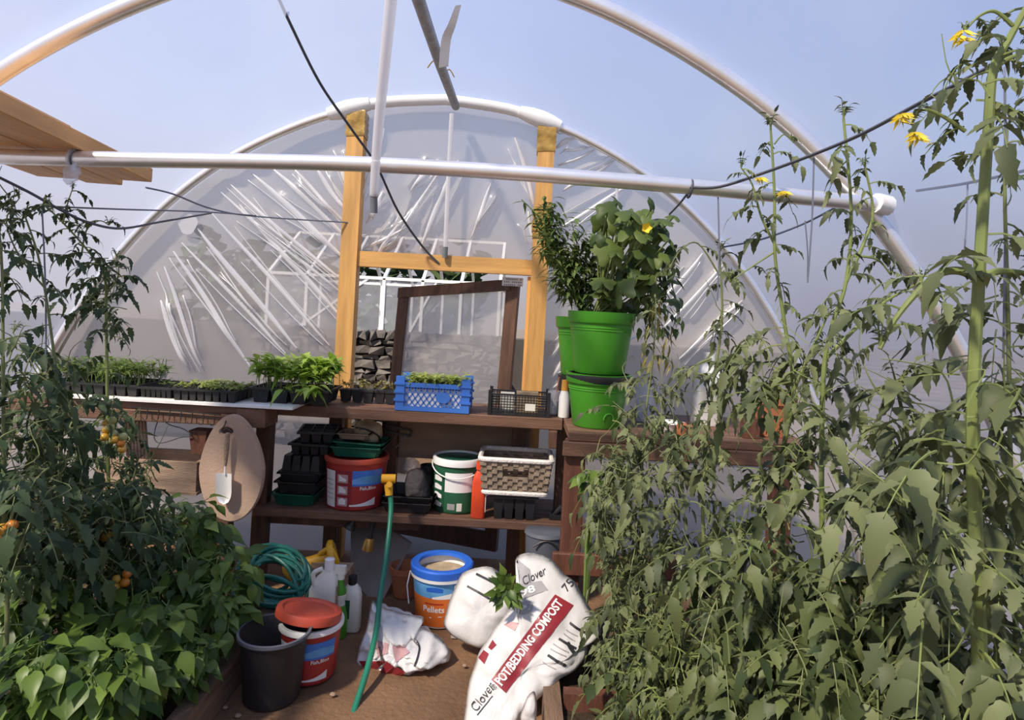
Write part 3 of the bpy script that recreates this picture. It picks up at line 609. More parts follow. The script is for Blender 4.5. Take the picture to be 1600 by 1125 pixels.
o, ux, uy = along((745, 1114), 54, 50, 15); print_text(bag, 'Clover', o, ux, uy, 'ink', t, .0035, -.004, .05); o, ux, uy = along((772, 1080), 54, 9, 8); print_text(bag, '-®', o, ux, uy, 'ink', t, .0035)
stroke(bag, [(746, 1118), (770, 1087)], 1.6, 'ink', t); o, ux, uy = along((886, 926), 50, 18, 13); print_text(bag, '75', o, ux, uy, 'ink', t, .0035)
print_patch(bag, [(806, 872), (828, 890), (832, 925), (815, 915)], 'greyprint', 'printed_block', t, 8, 6); print_patch(bag, [(812, 912), (846, 908), (856, 922), (818, 936)], 'greyprint', 'printed_block', t, 8, 5)
o, ux, uy = along((818, 916), 28, 40, 13); print_text(bag, 'Clover', o, ux, uy, 'ink', t, .004, .0, .1); o, ux, uy = along((815, 933), 20, 24, 12); print_text(bag, '98', o, ux, uy, 'whiteplastic', t, .004, .03)
stroke(bag, [(806, 950), (815, 941), (826, 943), (828, 950), (818, 956), (808, 954)], 8, 'greyprint', t, 'printed_block'); print_patch(bag, [(787, 976), (800, 972), (812, 974), (804, 986)], 'pinkprint', 'printed_block', t, 6, 4); print_patch(bag, [(748, 1028), (756, 1016), (764, 1022), (757, 1038)], 'maroon', 'printed_block', t, 6, 5); print_patch(bag, [(763, 1012), (770, 1000), (776, 1008), (768, 1016)], 'maroon', 'printed_block', t, 6, 5)
for (x1, y1, x2, y2, ww) in [(890, 973, 916, 990, 4), (873, 998, 900, 1014, 4), (856, 1024, 884, 1040, 4), (884, 984, 902, 994, 1.5), (880, 990, 898, 1002, 1.5), (864, 1006, 888, 1020, 1.5), (860, 1014, 884, 1026, 1.5), (848, 1034, 868, 1046, 1.5), (886, 1004, 896, 1020, 6)]: stroke(bag, [(x1, y1), ((x1+x2)/2, (y1+y2)/2+1), (x2, y2)], ww, 'greyprint' if ww < 3 else 'ink', t)
# plain white bag behind it
ol = [(692, 975), (698, 950), (712, 915), (722, 895), (740, 888), (762, 884), (776, 890), (790, 905), (806, 930), (800, 960), (786, 985), (770, 1005), (752, 1014), (728, 1006), (706, 994)]
b = blob(ol, lambda x, y: 2.62+.12*(1000-y)/110, .06, seed=8, rings=8, wr=.010, ws=8); t = thing('compost_bag', 'blank white bag slumped behind the printed compost bag', 'bag', P(735, 1010, 2.6)); b.build('sack', 'bag', t, autos=False)
stroke(b, [(744, 897), (758, 904), (774, 912)], 3.5, 'ink', t); stroke(b, [(730, 916), (752, 928), (774, 941)], 3.5, 'ink', t)
mb = MB(); mb.box(G(735, 1012)+V((0, .13, .10)), (.18, .12, .20)); mb.build('bulk', 'bag', t)
# crumpled empty bag
ol = [(582, 935), (592, 945), (605, 955), (640, 962), (664, 968), (656, 980), (684, 992), (706, 1018), (702, 1034), (690, 1036), (668, 1044), (664, 1068), (652, 1072), (620, 1066), (590, 1056), (566, 1046), (556, 1036), (560, 1010), (572, 985)]
b = blob(ol, lambda x, y: 2.52+.16*(1060-y)/120, .075, seed=21, rings=14, wr=.06, ws=12, n=130); t = thing('empty_bag', 'crumpled empty white bag lying on the path behind the hose', 'bag', P(630, 1068, 2.5)); b.build('sack', 'bag', t, autos=False)
stroke(b, [(648, 1000), (655, 1012), (652, 1030), (648, 1042)], 3, 'ink', t); print_patch(b, [(588, 1000), (608, 1006), (606, 1022), (590, 1026)], 'pinkprint', 'printed_block', t, 6, 5, .003); print_patch(b, [(612, 1010), (632, 1008), (640, 1020), (618, 1036)], 'pinkprint', 'printed_block', t, 6, 5, .003); stroke(b, [(558, 1036), (575, 1052), (600, 1062), (622, 1066)], 7, 'maroon', t, 'printed_edge', .004)
b = blob([(826, 1085), (836, 1078), (840, 1100), (836, 1140), (815, 1150), (812, 1120)], lambda x, y: 2.13, .02, seed=31, rings=5, wr=.012, ws=16, n=36); single(b, 'bag_scrap', 'bag', 'torn strip of white plastic under the printed compost bag', 'scrap', autos=False)
# sprig on the bag
t = thing('plant_sprig', 'loose green sprig lying on top of the white bags', 'sprig', P(790, 925, 2.4)); mb = MB(); rr = random.Random(4); c = P(792, 918, 2.40)
for i in range(34):
    a = rr.uniform(0, 2*PI); d = V((math.cos(a)*.8-.1, -.6+rr.uniform(-.3, .3), math.sin(a)*.8)); mb.leaf(c+d*rr.uniform(.0, .045)+V((0, 0, .02*math.sin(i))), d, .055, .030, (0, -1, .3), bend=.3)
mb.build('leaves', 'l_pep', t); mb = MB(); mb.tube(smooth([P(768, 900, 2.42), c, P(796, 945, 2.40)], 4), .003, 5); mb.build('stem', 'stemgreen', t)
# hose coil
t = thing('hose_coil', 'coiled green garden hose heaped behind the black pot', 'hose', G(425, 950)); mb = MB(); rr = random.Random(12); c0 = P(438, 903, 2.78); pts = []
for i in range(13*18):
    a = 2*PI*i/18; k = i//18; R1 = .125+.022*math.sin(k*2.1); tl = .55+.25*math.sin(k*1.3)
    ex = V((math.cos(a)*R1*(1.0+.15*math.sin(k)), 0, 0)) + V((0, .35, math.sin(1)))*0 + V((0, math.cos(tl), math.sin(tl)))*R1*.85*math.sin(a)
    pts.append(c0 + V((-.02+.012*math.sin(k*4.4), .02*math.sin(k*3.1)+.004*k-.03, -.02+.014*math.cos(k*2.7)+.004*k)) + Matrix.Rotation(.35, 3, 'Y') @ ex + V((0, 0, .006*noise.noise(V((i*.3, 0, 0))))))
mb.tube(pts, .0088, 8); q = smooth([pts[-1], P(410, 900, 2.75), P(440, 905, 2.72), P(466, 925, 2.74), P(470, 950, 2.74)], 5); mb.tube(q, .0088, 8); mb.build('hose', 'hosedark', t)
mb = MB(); mb.tube(smooth([P(470, 950, 2.74), P(466, 925, 2.74), P(448, 885, 2.78), P(415, 868, 2.82), P(385, 890, 2.82), P(380, 915, 2.8), P(402, 938, 2.74)], 6), .0088, 8); mb.build('loose_end', 'hosedark', t)
# yellow reel
t = thing('hose_reel', 'yellow plastic hose reel lying behind the white bottles', 'reel', P(485, 905, 3.0)); a, b = P(464, 885, 2.98), P(520, 868, 3.02); d = (b-a).normalized(); R = frame(d)
mb = MB(); mb.tube([a, b], .028, 14); mb.build('axle', 'yellow', t)
for p, s in ((a, 1), (b, -1)):
    mb = MB(); mb.lathe([(.03, -.016), (.055, -.020), (.070, -.012), (.074, 0), (.070, .012), (.055, .018), (.03, .014)], p, 14, R, close=True)
    for k in range(6): mb.tube([p+R@V((0, 0, 0)), p+R@V((.062*math.cos(k*PI/3), .062*math.sin(k*PI/3), 0))], .010, 7)
    mb.build('side_disc', 'yellow', t)
mb = MB(); mb.tube(smooth([P(452, 868, 2.96), P(449, 892, 2.92), P(470, 906, 2.90), P(478, 900, 2.92)], 4), .021, 10); mb.build('foot', 'yellow', t)
mb = MB(); mb.tube(smooth([P(500, 866, 3.0), P(516, 858, 2.98), P(527, 878, 2.98), P(530, 898, 3.0)], 5), .013, 10); mb.build('handle', 'yellow', t)
# bottles
def boxbottle(t, base, w, dp, H, m, neck=.3, nm='body', off=0.):
    mb = MB(); b = V(base); prof = [(0, .93), (.03, 1), (.62, 1), (.74, .82), (.82, .48), (.86, .36)]; n = 24; vs = []
    for f, s in prof:
        for k in range(n):
            a = 2*PI*k/n; ca, sa = math.cos(a), math.sin(a); e = .5 if f < .75 else .8
            vs.append(b+V((off*max(0, f-.6)/.26+math.copysign(abs(ca)**e, ca)*w/2*s, math.copysign(abs(sa)**e, sa)*dp/2*s, f*H)))
    mb.add(vs, [(i*n+k, i*n+(k+1) % n, (i+1)*n+(k+1) % n, (i+1)*n+k) for i in range(len(prof)-1) for k in range(n)]+[tuple(range(n))[::-1], tuple(len(vs)-n+k for k in range(n))]); return mb.build(nm, m, t)
b = G(502, 985)+V((.0, .12, 0)); b = P(502, 985, 2.72); b.z = 0; t = thing('plastic_jug', 'tall cream and white bottle with a moulded handle, tallest of the floor bottles', 'bottle', b); boxbottle(t, b, .115, .08, .34, 'cream', off=.02)
mb = MB(); mb.lathe([(0, .29), (.02, .29), (.021, .335), (.017, .338), (0, .338)], b+V((.02, 0, 0)), 18); mb.build('cap', 'whiteplastic', t); mb = MB(); mb.tube(smooth([b+V((-.03, -.03, .235)), b+V((-.035, -.036, .285)), b+V((0, -.03, .305))], 4), .010, 8); mb.build('handle', 'cream', t)
mb = MB(); mb.span(b+V((-.045, -.0425, .05)), b+V((.045, -.039, .17))); mb.build('label', 'whiteplastic', t)
b = P(529, 972, 2.74); b.z = .0; t = thing('spray_bottle', 'green bottle with white trigger head beside the tall cream bottle', 'bottle', b)
mb = MB(); mb.lathe([(0, 0), (.034, 0), (.036, .01), (.035, .08), (.026, .125), (.020, .15), (.026, .17), (.026, .2), (.014, .225), (.013, .25), (0, .25)], b, 24); mb.build('body', 'green', t); mb = MB(); mb.lathe([(.0255, .118), (.022, .150), (.027, .17), (.0268, .183)], b, 20); mb.build('label', 'cream', t)
mb = MB(); mb.lathe([(.016, .245), (.016, .27), (0, .27)], b, 14); mb.box(b+V((-.01, 0, .285)), (.06, .026, .032)); mb.box(b+V((-.03, 0, .262)), (.012, .012, .04)); mb.build('trigger_head', 'cream', t)
b = P(548, 965, 2.80); b.z = .0; t = thing('plastic_bottle', 'squat white bottle with black cap and green label by the wooden box', 'bottle', b); boxbottle(t, b, .085, .06, .245, 'cream')
mb = MB(); mb.lathe([(0, .20), (.019, .20), (.019, .235), (0, .235)], b, 16); mb.build('cap', 'black', t); mb = MB(); mb.span(b+V((-.04, -.0325, .06)), b+V((.0, -.029, .14))); mb.build('label', 'labelgreen', t)
# box of boards
t = thing('wooden_box', 'open wooden box of old boards behind the bottles', 'box', (-.84, 2.95, 0)); z = .215
for lo, hi in (((-.92, 2.97, 0), (-.705, 2.99, z)), ((-.725, 2.70, 0), (-.705, 2.969, z+.01)), ((-.92, 2.60, 0), (-.705, 2.62, .06))): mb = MB(); mb.span(lo, hi); mb.build('side_board', 'oldwood', t, smooth=False)
# leaning board, brushes
mb = MB(); mb.prism([P(548, 818, 3.4), P(608, 826, 3.36), P(643, 850, 3.28), P(592, 950, 3.1), P(548, 905, 3.2)], (0, .012, .004)); o = single(mb, 'leaning_board', 'slateboard', 'grey cut board leaning under the shelf', 'board', smooth=False)
for k, (x1, y1, x2, y2, lb) in enumerate([(585, 806, 574, 860, 'hanging brush with a brassy head under the shelf'), (556, 806, 546, 826, 'small dark hand tool hanging under the shelf beside the brush')]):
    t = thing('hanging_brush' if k == 0 else 'hand_tool', lb, 'brush' if k == 0 else 'tool', P(x1, y1, 3.16)); a, b = P(x1, y1, 3.16), P(x2, y2, 3.16); d = (b-a).normalized(); L = (b-a).length; R = frame(d)
    mb = MB(); mb.lathe([(.008, 0), (.011, L*.2), (.010, L*.5), (.016, L*.62), (.016, L*.66), (0, L*.66)], a, 14, R); mb.build('handle', 'iron', t); mb = MB(); mb.lathe([(.017, L*.64), (.024, L*.72), (.029, L*.98), (.02, L), (0, L)], a, 16, R); mb.build('head', 'brass' if k == 0 else 'iron', t)
# standing hose and its tap
t = thing('garden_hose', 'green hose with yellow connector running from the tap to the near path', 'hose', P(607, 765, 3.0)); q = smooth([P(608, 763, 3.0), P(611, 790, 2.98), P(608, 830, 2.92), P(602, 880, 2.82), P(594, 930, 2.70), P(588, 985, 2.56), P(574, 1045, 2.40), P(552, 1115, 2.24), P(530, 1190, 2.05)], 6)
mb = MB(); mb.tube(q, .0118, 10); mb.build('hose', 'hose', t); c = P(606, 757, 3.0); mb = MB(); mb.tube([P(608, 774, 2.99), P(607, 756, 3.0)], [.017, .021], 12); mb.build('connector', 'yellow', t)
mb = MB(); mb.tube([P(596, 748, 2.99), P(618, 748, 3.0)], .021, 12); mb.tube([P(606, 744, 3.0), P(606, 744, 3.43)], .010, 10); mb.tube([P(608, 757, 2.975), P(608, 757, 2.955)], .014, 12); mb.build('tap', 'yellow', t)
# ---- lower shelf
def tray(name, label, cat, c, w, dp, h, m, group=None, taper=.86, rim=.010, cells=None, parent=None, flip=False, R=None):
    t = thing(name, label, cat, c, group) if parent is None else parent; R = R or Matrix.Identity(3); c = V(c); mb = MB(); th = .003
    def ring(s, z): return [c + R @ V((x*w/2*s, y*dp/2*s, z)) for x, y in ((-1, -1), (1, -1), (1, 1), (-1, 1))]
    def sh(rs, f): mb.add([p for r in rs for p in r], [(4*i+k, 4*i+(k+1) % 4, 4*i+4+(k+1) % 4, 4*i+4+k) for i in range(len(rs)-1) for k in range(4)] + ([(3, 2, 1, 0)] if f else []) + [tuple(4*len(rs)-4+k for k in range(4))])
    if cells is None:
        s2 = (w+2*rim)/w
        sh([ring(taper, 0), ring(1, h-.004), ring(s2, h-.004), ring(s2, h+.002), ring(.985, h+.002), ring(taper-.015, .004)], True)
    else:
        nx, ny = cells; s2 = (w+2*rim)/w; z0, z1 = (h, 0) if flip else (0, h)
        for i in range(nx):
            for j in range(ny):
                cx, cy = (i+.5-nx/2)*w/nx, (j+.5-ny/2)*dp/ny; a, b_ = w/nx*.47, dp/ny*.47
                lo = [c+R@V((cx+x*a*.72, cy+y*b_*.72, z0)) for x, y in ((-1, -1), (1, -1), (1, 1), (-1, 1))]; hi = [c+R@V((cx+x*a, cy+y*b_, z1)) for x, y in ((-1, -1), (1, -1), (1, 1), (-1, 1))]
                mb.add(lo+hi, [(0, 1, 5, 4), (1, 2, 6, 5), (2, 3, 7, 6), (3, 0, 4, 7), (3, 2, 1, 0)])
        zz = z1; g = [[c+R@V((x*w/2*s, y*dp/2*s, zz+dz)) for x, y in ((-1, -1), (1, -1), (1, 1), (-1, 1))] for s, dz in ((s2, -.008), (s2, .002), (1, .002))]
        mb.add([p for r in g for p in r], [(4*i+k, 4*i+(k+1) % 4, 4*i+4+(k+1) % 4, 4*i+4+k) for i in range(2) for k in range(4)])
        for i in range(nx+1): x = (i-nx/2)*w/nx; mb.box(c+R@V((x, 0, zz-.001)), (.004, dp, .006), R)
        for j in range(ny+1): y = (j-ny/2)*dp/ny; mb.box(c+R@V((0, y, zz-.001)), (w, .004, .006), R)
    o = mb.build('tray' if cells is None else 'cell_block', m, t, smooth=False)
    if cells is None:
        bm = bmesh.new(); bm.from_mesh(o.data); bmesh.ops.bevel(bm, geom=[e for e in bm.edges if abs(((e.verts[0].co-e.verts[1].co).normalized()).z) > .7], offset=.012, segments=3, affect='EDGES'); bm.to_mesh(o.data); bm.free()
    return t
ZS += .002; ZB += .002; zs = ZS; X = P(469, 785, 3.28).x; gp = 'stacked trays on the lower shelf'
tray('seed_tray', 'dark green seed tray at the bottom of the left stack', 'tray', (X, 3.31, zs), .205, .30, .062, 'darkgreen', gp)
tray('seed_tray', 'black seed tray directly on the dark green tray', 'tray', (X+.012, 3.315, zs+.045), .20, .30, .075, 'blackrough', gp)
tray('seed_tray', 'black tray above the lowest black tray of the left stack', 'tray', (X+.018, 3.32, zs+.09), .195, .29, .072, 'blackrough', gp)
tray('cell_tray', 'upturned black cell tray with four rounded pockets facing out', 'tray', (X+.022, 3.32, zs+.168), .19, .27, .075, 'blackrough', gp, cells=(4, 3), flip=True)
tray('cell_tray', 'black cell pack near the top of the left stack', 'tray', (X+.055, 3.33, zs+.248), .19, .25, .055, 'blackrough', gp, cells=(4, 3))
tray('cell_tray', 'topmost black cell pack of the left stack, turned askew', 'tray', (X+.06, 3.33, zs+.306), .165, .22, .055, 'blackrough', gp, cells=(3, 3), R=Matrix.Rotation(.2, 3, 'Z'))
b4 = V((P(553, 795, 3.27).x, 3.28, zs)); bucket('feed_bucket', 'red fertiliser bucket on the lower shelf under green trays', 'bucket', b4, .155, .142, .25, 'red', 'redlid', 'red fertiliser buckets', .02, None, labels=feed_labels(.25))
X = b4.x+.015; tray('seed_tray', 'dark green tray resting on the red shelf bucket', 'tray', (X, 3.27, zs+.256), .25, .2, .05, 'darkgreen', gp)
tray('seed_tray', 'upper green tray on the red shelf bucket', 'tray', (X+.005, 3.28, zs+.292), .24, .2, .035, 'darkgreen', gp, R=Matrix.Rotation(.03, 3, 'Y')); tray('seed_tray', 'shallow brown tray lying inside the green trays', 'tray', (X-.03, 3.29, zs+.332), .16, .13, .03, 'panel', gp)
b = blob([(552, 668), (558, 657), (578, 655), (596, 662), (599, 680), (592, 693), (568, 692), (552, 684)], lambda x, y: 3.30, .04, seed=41, rings=5, wr=.014, ws=20, n=40); t = thing('paper_bag', 'crumpled tan paper bag on top of the green trays', 'bag', P(575, 693, 3.3)); b.build('sack', 'tan', t, autos=False); stroke(b, [(556, 668), (575, 672), (590, 680), (594, 690)], 3, 'iron', t)
t = thing('metal_bracket', 'black metal bracket fixed below the bench top', 'bracket', P(620, 672, 3.36)); mb = MB(); a, b, c, d = P(600, 664, 3.4), P(643, 672, 3.4), P(641, 681, 3.4), P(600, 674, 3.4)
for p, q in ((a, b), (b, c), (c, d), (d, a)): mb.bar(p, q, .012, .012, (0, 1, 0))
mb.build('frame', 'iron', t, smooth=False); mb = MB(); mb.tube([P(634, 680, 3.39), P(626, 692, 3.39), P(618, 700, 3.4)], .004, 6); mb.build('hook', 'greyplastic', t)
X = P(640, 800, 3.22).x; tray('seed_tray', 'dark brown tray on the shelf below the cloth', 'tray', (X-.005, 3.26, zs), .245, .24, .055, 'charcoal', gp); tray('seed_tray', 'dark tray nested on top of the dark brown tray', 'tray', (X, 3.265, zs+.030), .245, .24, .055, 'blackrough', gp)
b = blob([(634, 780), (632, 752), (638, 735), (652, 730), (664, 735), (672, 756), (674, 778), (655, 783)], lambda x, y: 3.27, .06, seed=51, rings=6, wr=.012, ws=14, n=44); single(b, 'folded_cloth', 'darkcloth', 'dark grey folded cloth heaped in the shelf trays', 'cloth', autos=False)
b = blob([(628, 735), (632, 720), (645, 714), (656, 722), (658, 738), (640, 742)], lambda x, y: 3.36, .03, seed=55, rings=5, wr=.014, ws=20, n=36); single(b, 'plastic_bag', 'clearbag', 'clear crumpled plastic bag behind the dark cloth', 'bag', autos=False)
c = V((P(668, 775, 3.40).x, 3.40, zs+.05)); mb = MB(); mb.lathe([(0, 0), (.03, 0), (.042, .11), (.047, .11), (.047, .135), (.04, .135), (.028, .01), (0, .01)], c, 24); single(mb, 'plant_pot', 'charcoal', 'small dark plant pot behind the cloth on the shelf', 'pot')
b5 = V((P(711, 805, 3.26).x, 3.29, zs)); bl = [('band', 'label_panel', 'whiteplastic', -.45, .75, .06, .205, .001), ('band', 'label_panel', 'labelgreen', -.45, .75, .01, .108, .0016), ('band', 'label_picture', 'greyprint', -.30, .02, .022, .052, .0024), ('band', 'label_picture', 'cream', .10, .32, .016, .056, .0024)] + [('band', 'label_picture', 'whiteplastic', -1.1, -.6, .03+.042*j, .052+.042*j, .002, lambda f: .006*math.sin(4*f)) for j in range(4)]
bucket('feed_bucket', 'green and white lidded tub with white handle on the shelf', 'bucket', b5, .123, .115, .265, 'labelgreen', 'whiteplastic', None, .03, 'darkgreen', .97, bail=(1, -.06), labels=bl)
t = thing('plastic_pouch', 'tall orange red plastic bottle on the shelf against the green tub', 'bottle', (P(745, 812, 3.14).x, 3.16, zs)); b = V((P(746, 812, 3.16).x, 3.16, zs)); boxbottle(t, b, .07, .055, .275, 'orangered'); mb = MB(); mb.lathe([(0, .235), (.02, .235), (.02, .272), (0, .272)], b, 14); mb.build('cap', 'orangered', t); mb = MB(); mb.span(b+V((.034, -.02, .03)), b+V((.037, .02, .17))); mb.build('label', 'cream', t)
X = P(802, 812, 3.2).x; tray('cell_tray', 'deep black cell tray on the shelf beneath the wicker basket', 'tray', (X, 3.24, zs), .21, .20, .115, 'black', None, cells=(4, 3), rim=.014)
# wicker basket
c = V((P(804, 765, 3.2).x, 3.245, zs+.122)); W, Dp, H = .345, .26, .175; t = thing('wicker_basket', 'rectangular woven basket with white rope edges on the black cell tray', 'basket', c)
mb = MB(); rows = 8
for r in range(rows):
    z = .012+(H-.024)*(r+.5)/rows; s = .90+.10*r/rows
    for side, L in ((0, W), (1, Dp), (2, W), (3, Dp)):
        n = int(L/.026)
        for i in range(n):
            u = -L/2*s + L*s*(i+.5)/n; e = .004*(1 if (i+r) % 2 else -1); w2 = L*s/n
            if side == 0 and abs(u) < .055 and r in (4, 5): continue
            if side in (0, 2): q = V((u, (Dp/2*s+e)*(-1 if side == 0 else 1), z)); dm = (w2*1.02, .008, (H-.024)/rows*.92)
            else: q = V(((W/2*s+e)*(1 if side == 1 else -1), u, z)); dm = (.008, w2*1.02, (H-.024)/rows*.92)
            mb.box(c+q, dm)
mb.build('woven_side', 'wicker', t, smooth=False); mb = MB(); mb.box(c+V((0, 0, .012)), (W*.88, Dp*.88, .012)); mb.build('bottom', 'wicker', t)
def rrect(w, d, z, n=6, r=.03): return [c+V((sx*(w/2-r)+r*math.cos(a), sy*(d/2-r)+r*math.sin(a), z)) for sx, sy, a0 in ((1, 1, 0), (-1, 1, PI/2), (-1, -1, PI), (1, -1, 1.5*PI)) for a in [a0+PI/2*k/n for k in range(n+1)]]
mb = MB(); mb.tube(rrect(W+.008, Dp+.008, H), .0125, 8, closed=True); mb.build('rope_edge', 'rope', t); mb = MB(); mb.tube(rrect(W*.9+.006, Dp*.9+.006, .012), .0125, 8, closed=True); mb.build('rope_edge', 'rope', t)
mb = MB(); mb.box(c+V((0, -Dp/2*.96-.002, .155-.015)), (.12, .012, .012)); mb.box(c+V((0, -Dp/2*.95, .088)), (.12, .012, .010)); mb.build('handle', 'wicker', t)
c = V((P(873, 815, 3.2).x, 3.2, zs)); t = thing('hose_fitting', 'small black hose fitting at the right end of the shelf', 'fitting', c); mb = MB(); mb.box(c+V((0, 0, .012)), (.10, .05, .022)); mb.tube([c+V((-.03, 0, .02)), c+V((.01, -.01, .06))], .016, 10); mb.build('body', 'black', t); mb = MB(); mb.tube([c+V((.0, -.01, .05)), c+V((.045, -.02, .035))], .012, 10); mb.build('spout', 'black', t); mb = MB(); mb.ball(c+V((.052, -.022, .034)), .012, 10); mb.build('knob', 'greyplastic', t)
# dark bucket under the shelf, wire crate by the right bed
c = V((P(852, 880, 3.0).x, 3.08, 0)); mb = MB(); mb.lathe([(0, .17), (.088, .17), (.09, .18), (.098, .37), (.104, .375), (.098, .39), (.08, .392), (0, .392)], c, 30); t = thing('tub', 'slate grey tub in the shade behind the printed compost bag', 'tub', c+V((0, 0, 0))); mb.build('body', 'slategrey', t); mb = MB(); mb.lathe([(0, 0), (.08, 0), (.09, .17), (0, .17)], c, 24); mb.build('base', 'black', t); mb = MB(); mb.tube([c+V((-.06+.12*i/8, -.1, .34+.028*math.sin(PI*i/8))) for i in range(9)], .004, 6); mb.build('handle', 'iron', t)
def mesh_crate(name, label, c, w, dp, h, m, bars, group=None, ty=0):
    t = thing(name, label, 'crate', c, group); c = V(c); mb = MB(); b = .008
    for z in (b/2, h-b/2):
        for y in (-dp/2, dp/2): mb.box(c+V((0, y, z)), (w, b, b))
        for x in (-w/2, w/2): mb.box(c+V((x, 0, z)), (b, dp, b))
    mb.build('frame', m, t, smooth=False); mb = MB(); nx, nz = bars
    for y in (-dp/2, dp/2):
        for i in range(1, nx): mb.box(c+V((-w/2+w*i/nx, y, h/2)), (.0035, .0035, h))
        for k in range(1, nz): mb.box(c+V((0, y, h*k/nz)), (w, .0035, .0035))
    for x in (-w/2, w/2):
        for i in range(1, int(nx*dp/w)): mb.box(c+V((x, -dp/2+dp*i/int(nx*dp/w), h/2)), (.0035, .0035, h))
        for k in range(1, nz): mb.box(c+V((x, 0, h*k/nz)), (.0035, dp, .0035))
    mb.build('side_grid', m, t, smooth=False); mb = MB(); mb.box(c+V((0, 0, .005)), (w, dp, .006)); mb.build('bottom', m, t)
    for sx in (-1, 1):
        for sy in (-1, 1): mb = MB(); mb.box(c+V((sx*w/2, sy*dp/2, h/2+.008)), (.016, .016, h+.016)); mb.build('corner_post', m, t, smooth=False)
    return t
mesh_crate('wire_crate', 'dark wire crate on the ground by the right bed', (.30, 2.62, .012), .26, .24, .13, 'greycrate', (6, 3))
# ---- left end under the bench
t = thing('hook_rail', 'thin rail of little hooks along the left bench apron', 'rail', P(280, 640, 2.95)); a, b = P(205, 636, 2.95), P(345, 648, 2.95); mb = MB(); mb.bar(a, b, .008, .006, (0, 1, 0)); mb.build('rail', 'iron', t, smooth=False)
for i in range(8):
    p = a.lerp(b, .06+.125*i); mb = MB(); mb.tube([p, p+V((0, -.003, -.038))]+[p+V((-.010+.010*math.cos(x), -.003-.002*math.sin(x), -.042-.010*math.sin(x))) for x in [PI*k/5 for k in range(6)]], .0024, 6); mb.build('hook', 'iron', t)
mb = MB(); q = [P(x, y, 3.0) for x, y in [(249, 653), (243, 668), (241, 684), (248, 692), (262, 690), (280, 684), (298, 680), (286, 670), (266, 664), (249, 653)]]; mb.tube(smooth(q, 5), .0026, 6); single(mb, 'wire_loop', 'wire', 'thin bent wire loop hanging from the hook rail', 'wire', loc=q[0])
t = thing('wooden_box', 'pale weathered wooden box below the hook rail', 'box', P(250, 762, 2.98)); a, b = P(186, 712, 2.98), P(308, 768, 2.98); z0, z1 = b.z, P(300, 722, 2.98).z
for lo, hi in (((a.x-.1, 2.97, z0), (b.x-.02, 2.99, z1)), ((b.x-.02, 2.965, z0), (b.x, 3.22, z1)), ((a.x-.1, 3.20, z0), (b.x-.02, 3.22, z1))): mb = MB(); mb.span(lo, hi); mb.build('side_board', 'oldwood', t, smooth=False)
mb = MB(); mb.span((a.x-.11, 2.955, z0-.012), (b.x+.01, 3.22, z0)); mb.build('bottom', 'oldwood', t, smooth=False)
c = P(314, 705, 3.05); mb = MB(); mb.box(c+V((0, 0, .05)), (.085, .085, .11), taper=.72); single(mb, 'plant_pot', 'redwood', 'dark brown square pot behind the oval kneeling pad', 'pot', smooth=False)
for k, (x, lb) in enumerate([(206, 'pale bundle of canes behind the hook rail')]):
    mb = MB(); [mb.tube([P(195+i*5, 640, 3.12), P(200+i*5, 715, 3.12)], .008, 6) for i in range(7)]; single(mb, 'cane_bundle', 'oldwood', lb, 'canes')
# kneeling pad and trowel
t = thing('kneeling_pad', 'beige oval foam kneeling pad hung from the bench', 'pad', P(361, 815, 2.90)); cx, cy, d0 = 361, 732, 2.90; ro = random.Random(2); oo, hh = [], []
for i in range(56):
    a = 2*PI*i/56; s = math.sin(a); w = 51*(1-.10*(-s if s < 0 else 0)*1.0+.02*s) ; oo.append(P(cx+w*math.cos(a)*(1-.07*max(0, -s))-1*s, cy+84*s, d0)); hh.append(P(354+10*math.cos(a), 673+5.5*s+1.5*abs(math.cos(a)), d0))
bm = bmesh.new(); th = .022
def ringv(pts, y): return [bm.verts.new(p+V((0, y, 0))) for p in pts]
of, ob, hf, hb = ringv(oo, 0), ringv(oo, th), ringv(hh, 0), ringv(hh, th); n = 56
for i in range(n):
    j = (i+1) % n; bm.faces.new((of[i], of[j], hf[j], hf[i])); bm.faces.new((ob[j], ob[i], hb[i], hb[j])); bm.faces.new((of[j], of[i], ob[i], ob[j])); bm.faces.new((hf[i], hf[j], hb[j], hb[i]))
bmesh.ops.bevel(bm, geom=[e for e in bm.edges if all(v in of for v in e.verts) or all(v in hf for v in e.verts)], offset=.005, segments=2, affect='EDGES')
mb = MB(); bm.verts.index_update(); mb.add([v.co.copy() for v in bm.verts], [tuple(v.index for v in f.verts) for f in bm.faces]); bm.free(); mb.build('pad', 'beige', t)
mb = MB(); mb.tube(smooth([P(354, 650, 2.925), P(352, 662, 2.89), P(346, 674, 2.888), P(354, 670, 2.885), P(364, 676, 2.888)], 5), .0028, 6); mb.build('hanging_cord', 'iron', t)
t = thing('hand_trowel', 'hand trowel with shiny blade hanging on the oval kneeling pad', 'trowel', P(350, 788, 2.88)); mb = MB(); a, b = P(356, 676, 2.875), P(352, 728, 2.872); mb.tube([a, a.lerp(b, .1), a.lerp(b, .5), a.lerp(b, .85), b], [.007, .0105, .0115, .008, .006], 12); mb.build('handle', 'oldwood', t)
mb = MB(); mb.tube([b, P(351, 742, 2.868)], .004, 8); mb.build('neck', 'shiny', t); mb = MB(); nu, nv = 8, 12; vs = []
for j in range(nv+1):
    f = j/nv; wd = .036*(1 if f < .55 else math.sqrt(max(0, 1-((f-.55)/.45)**2))); p0 = P(350, 740+48*f, 2.868)
    for i in range(nu+1): u = -1+2*i/nu; vs.append(p0+V((u*wd, -.012*u*u+.006, -.0)))
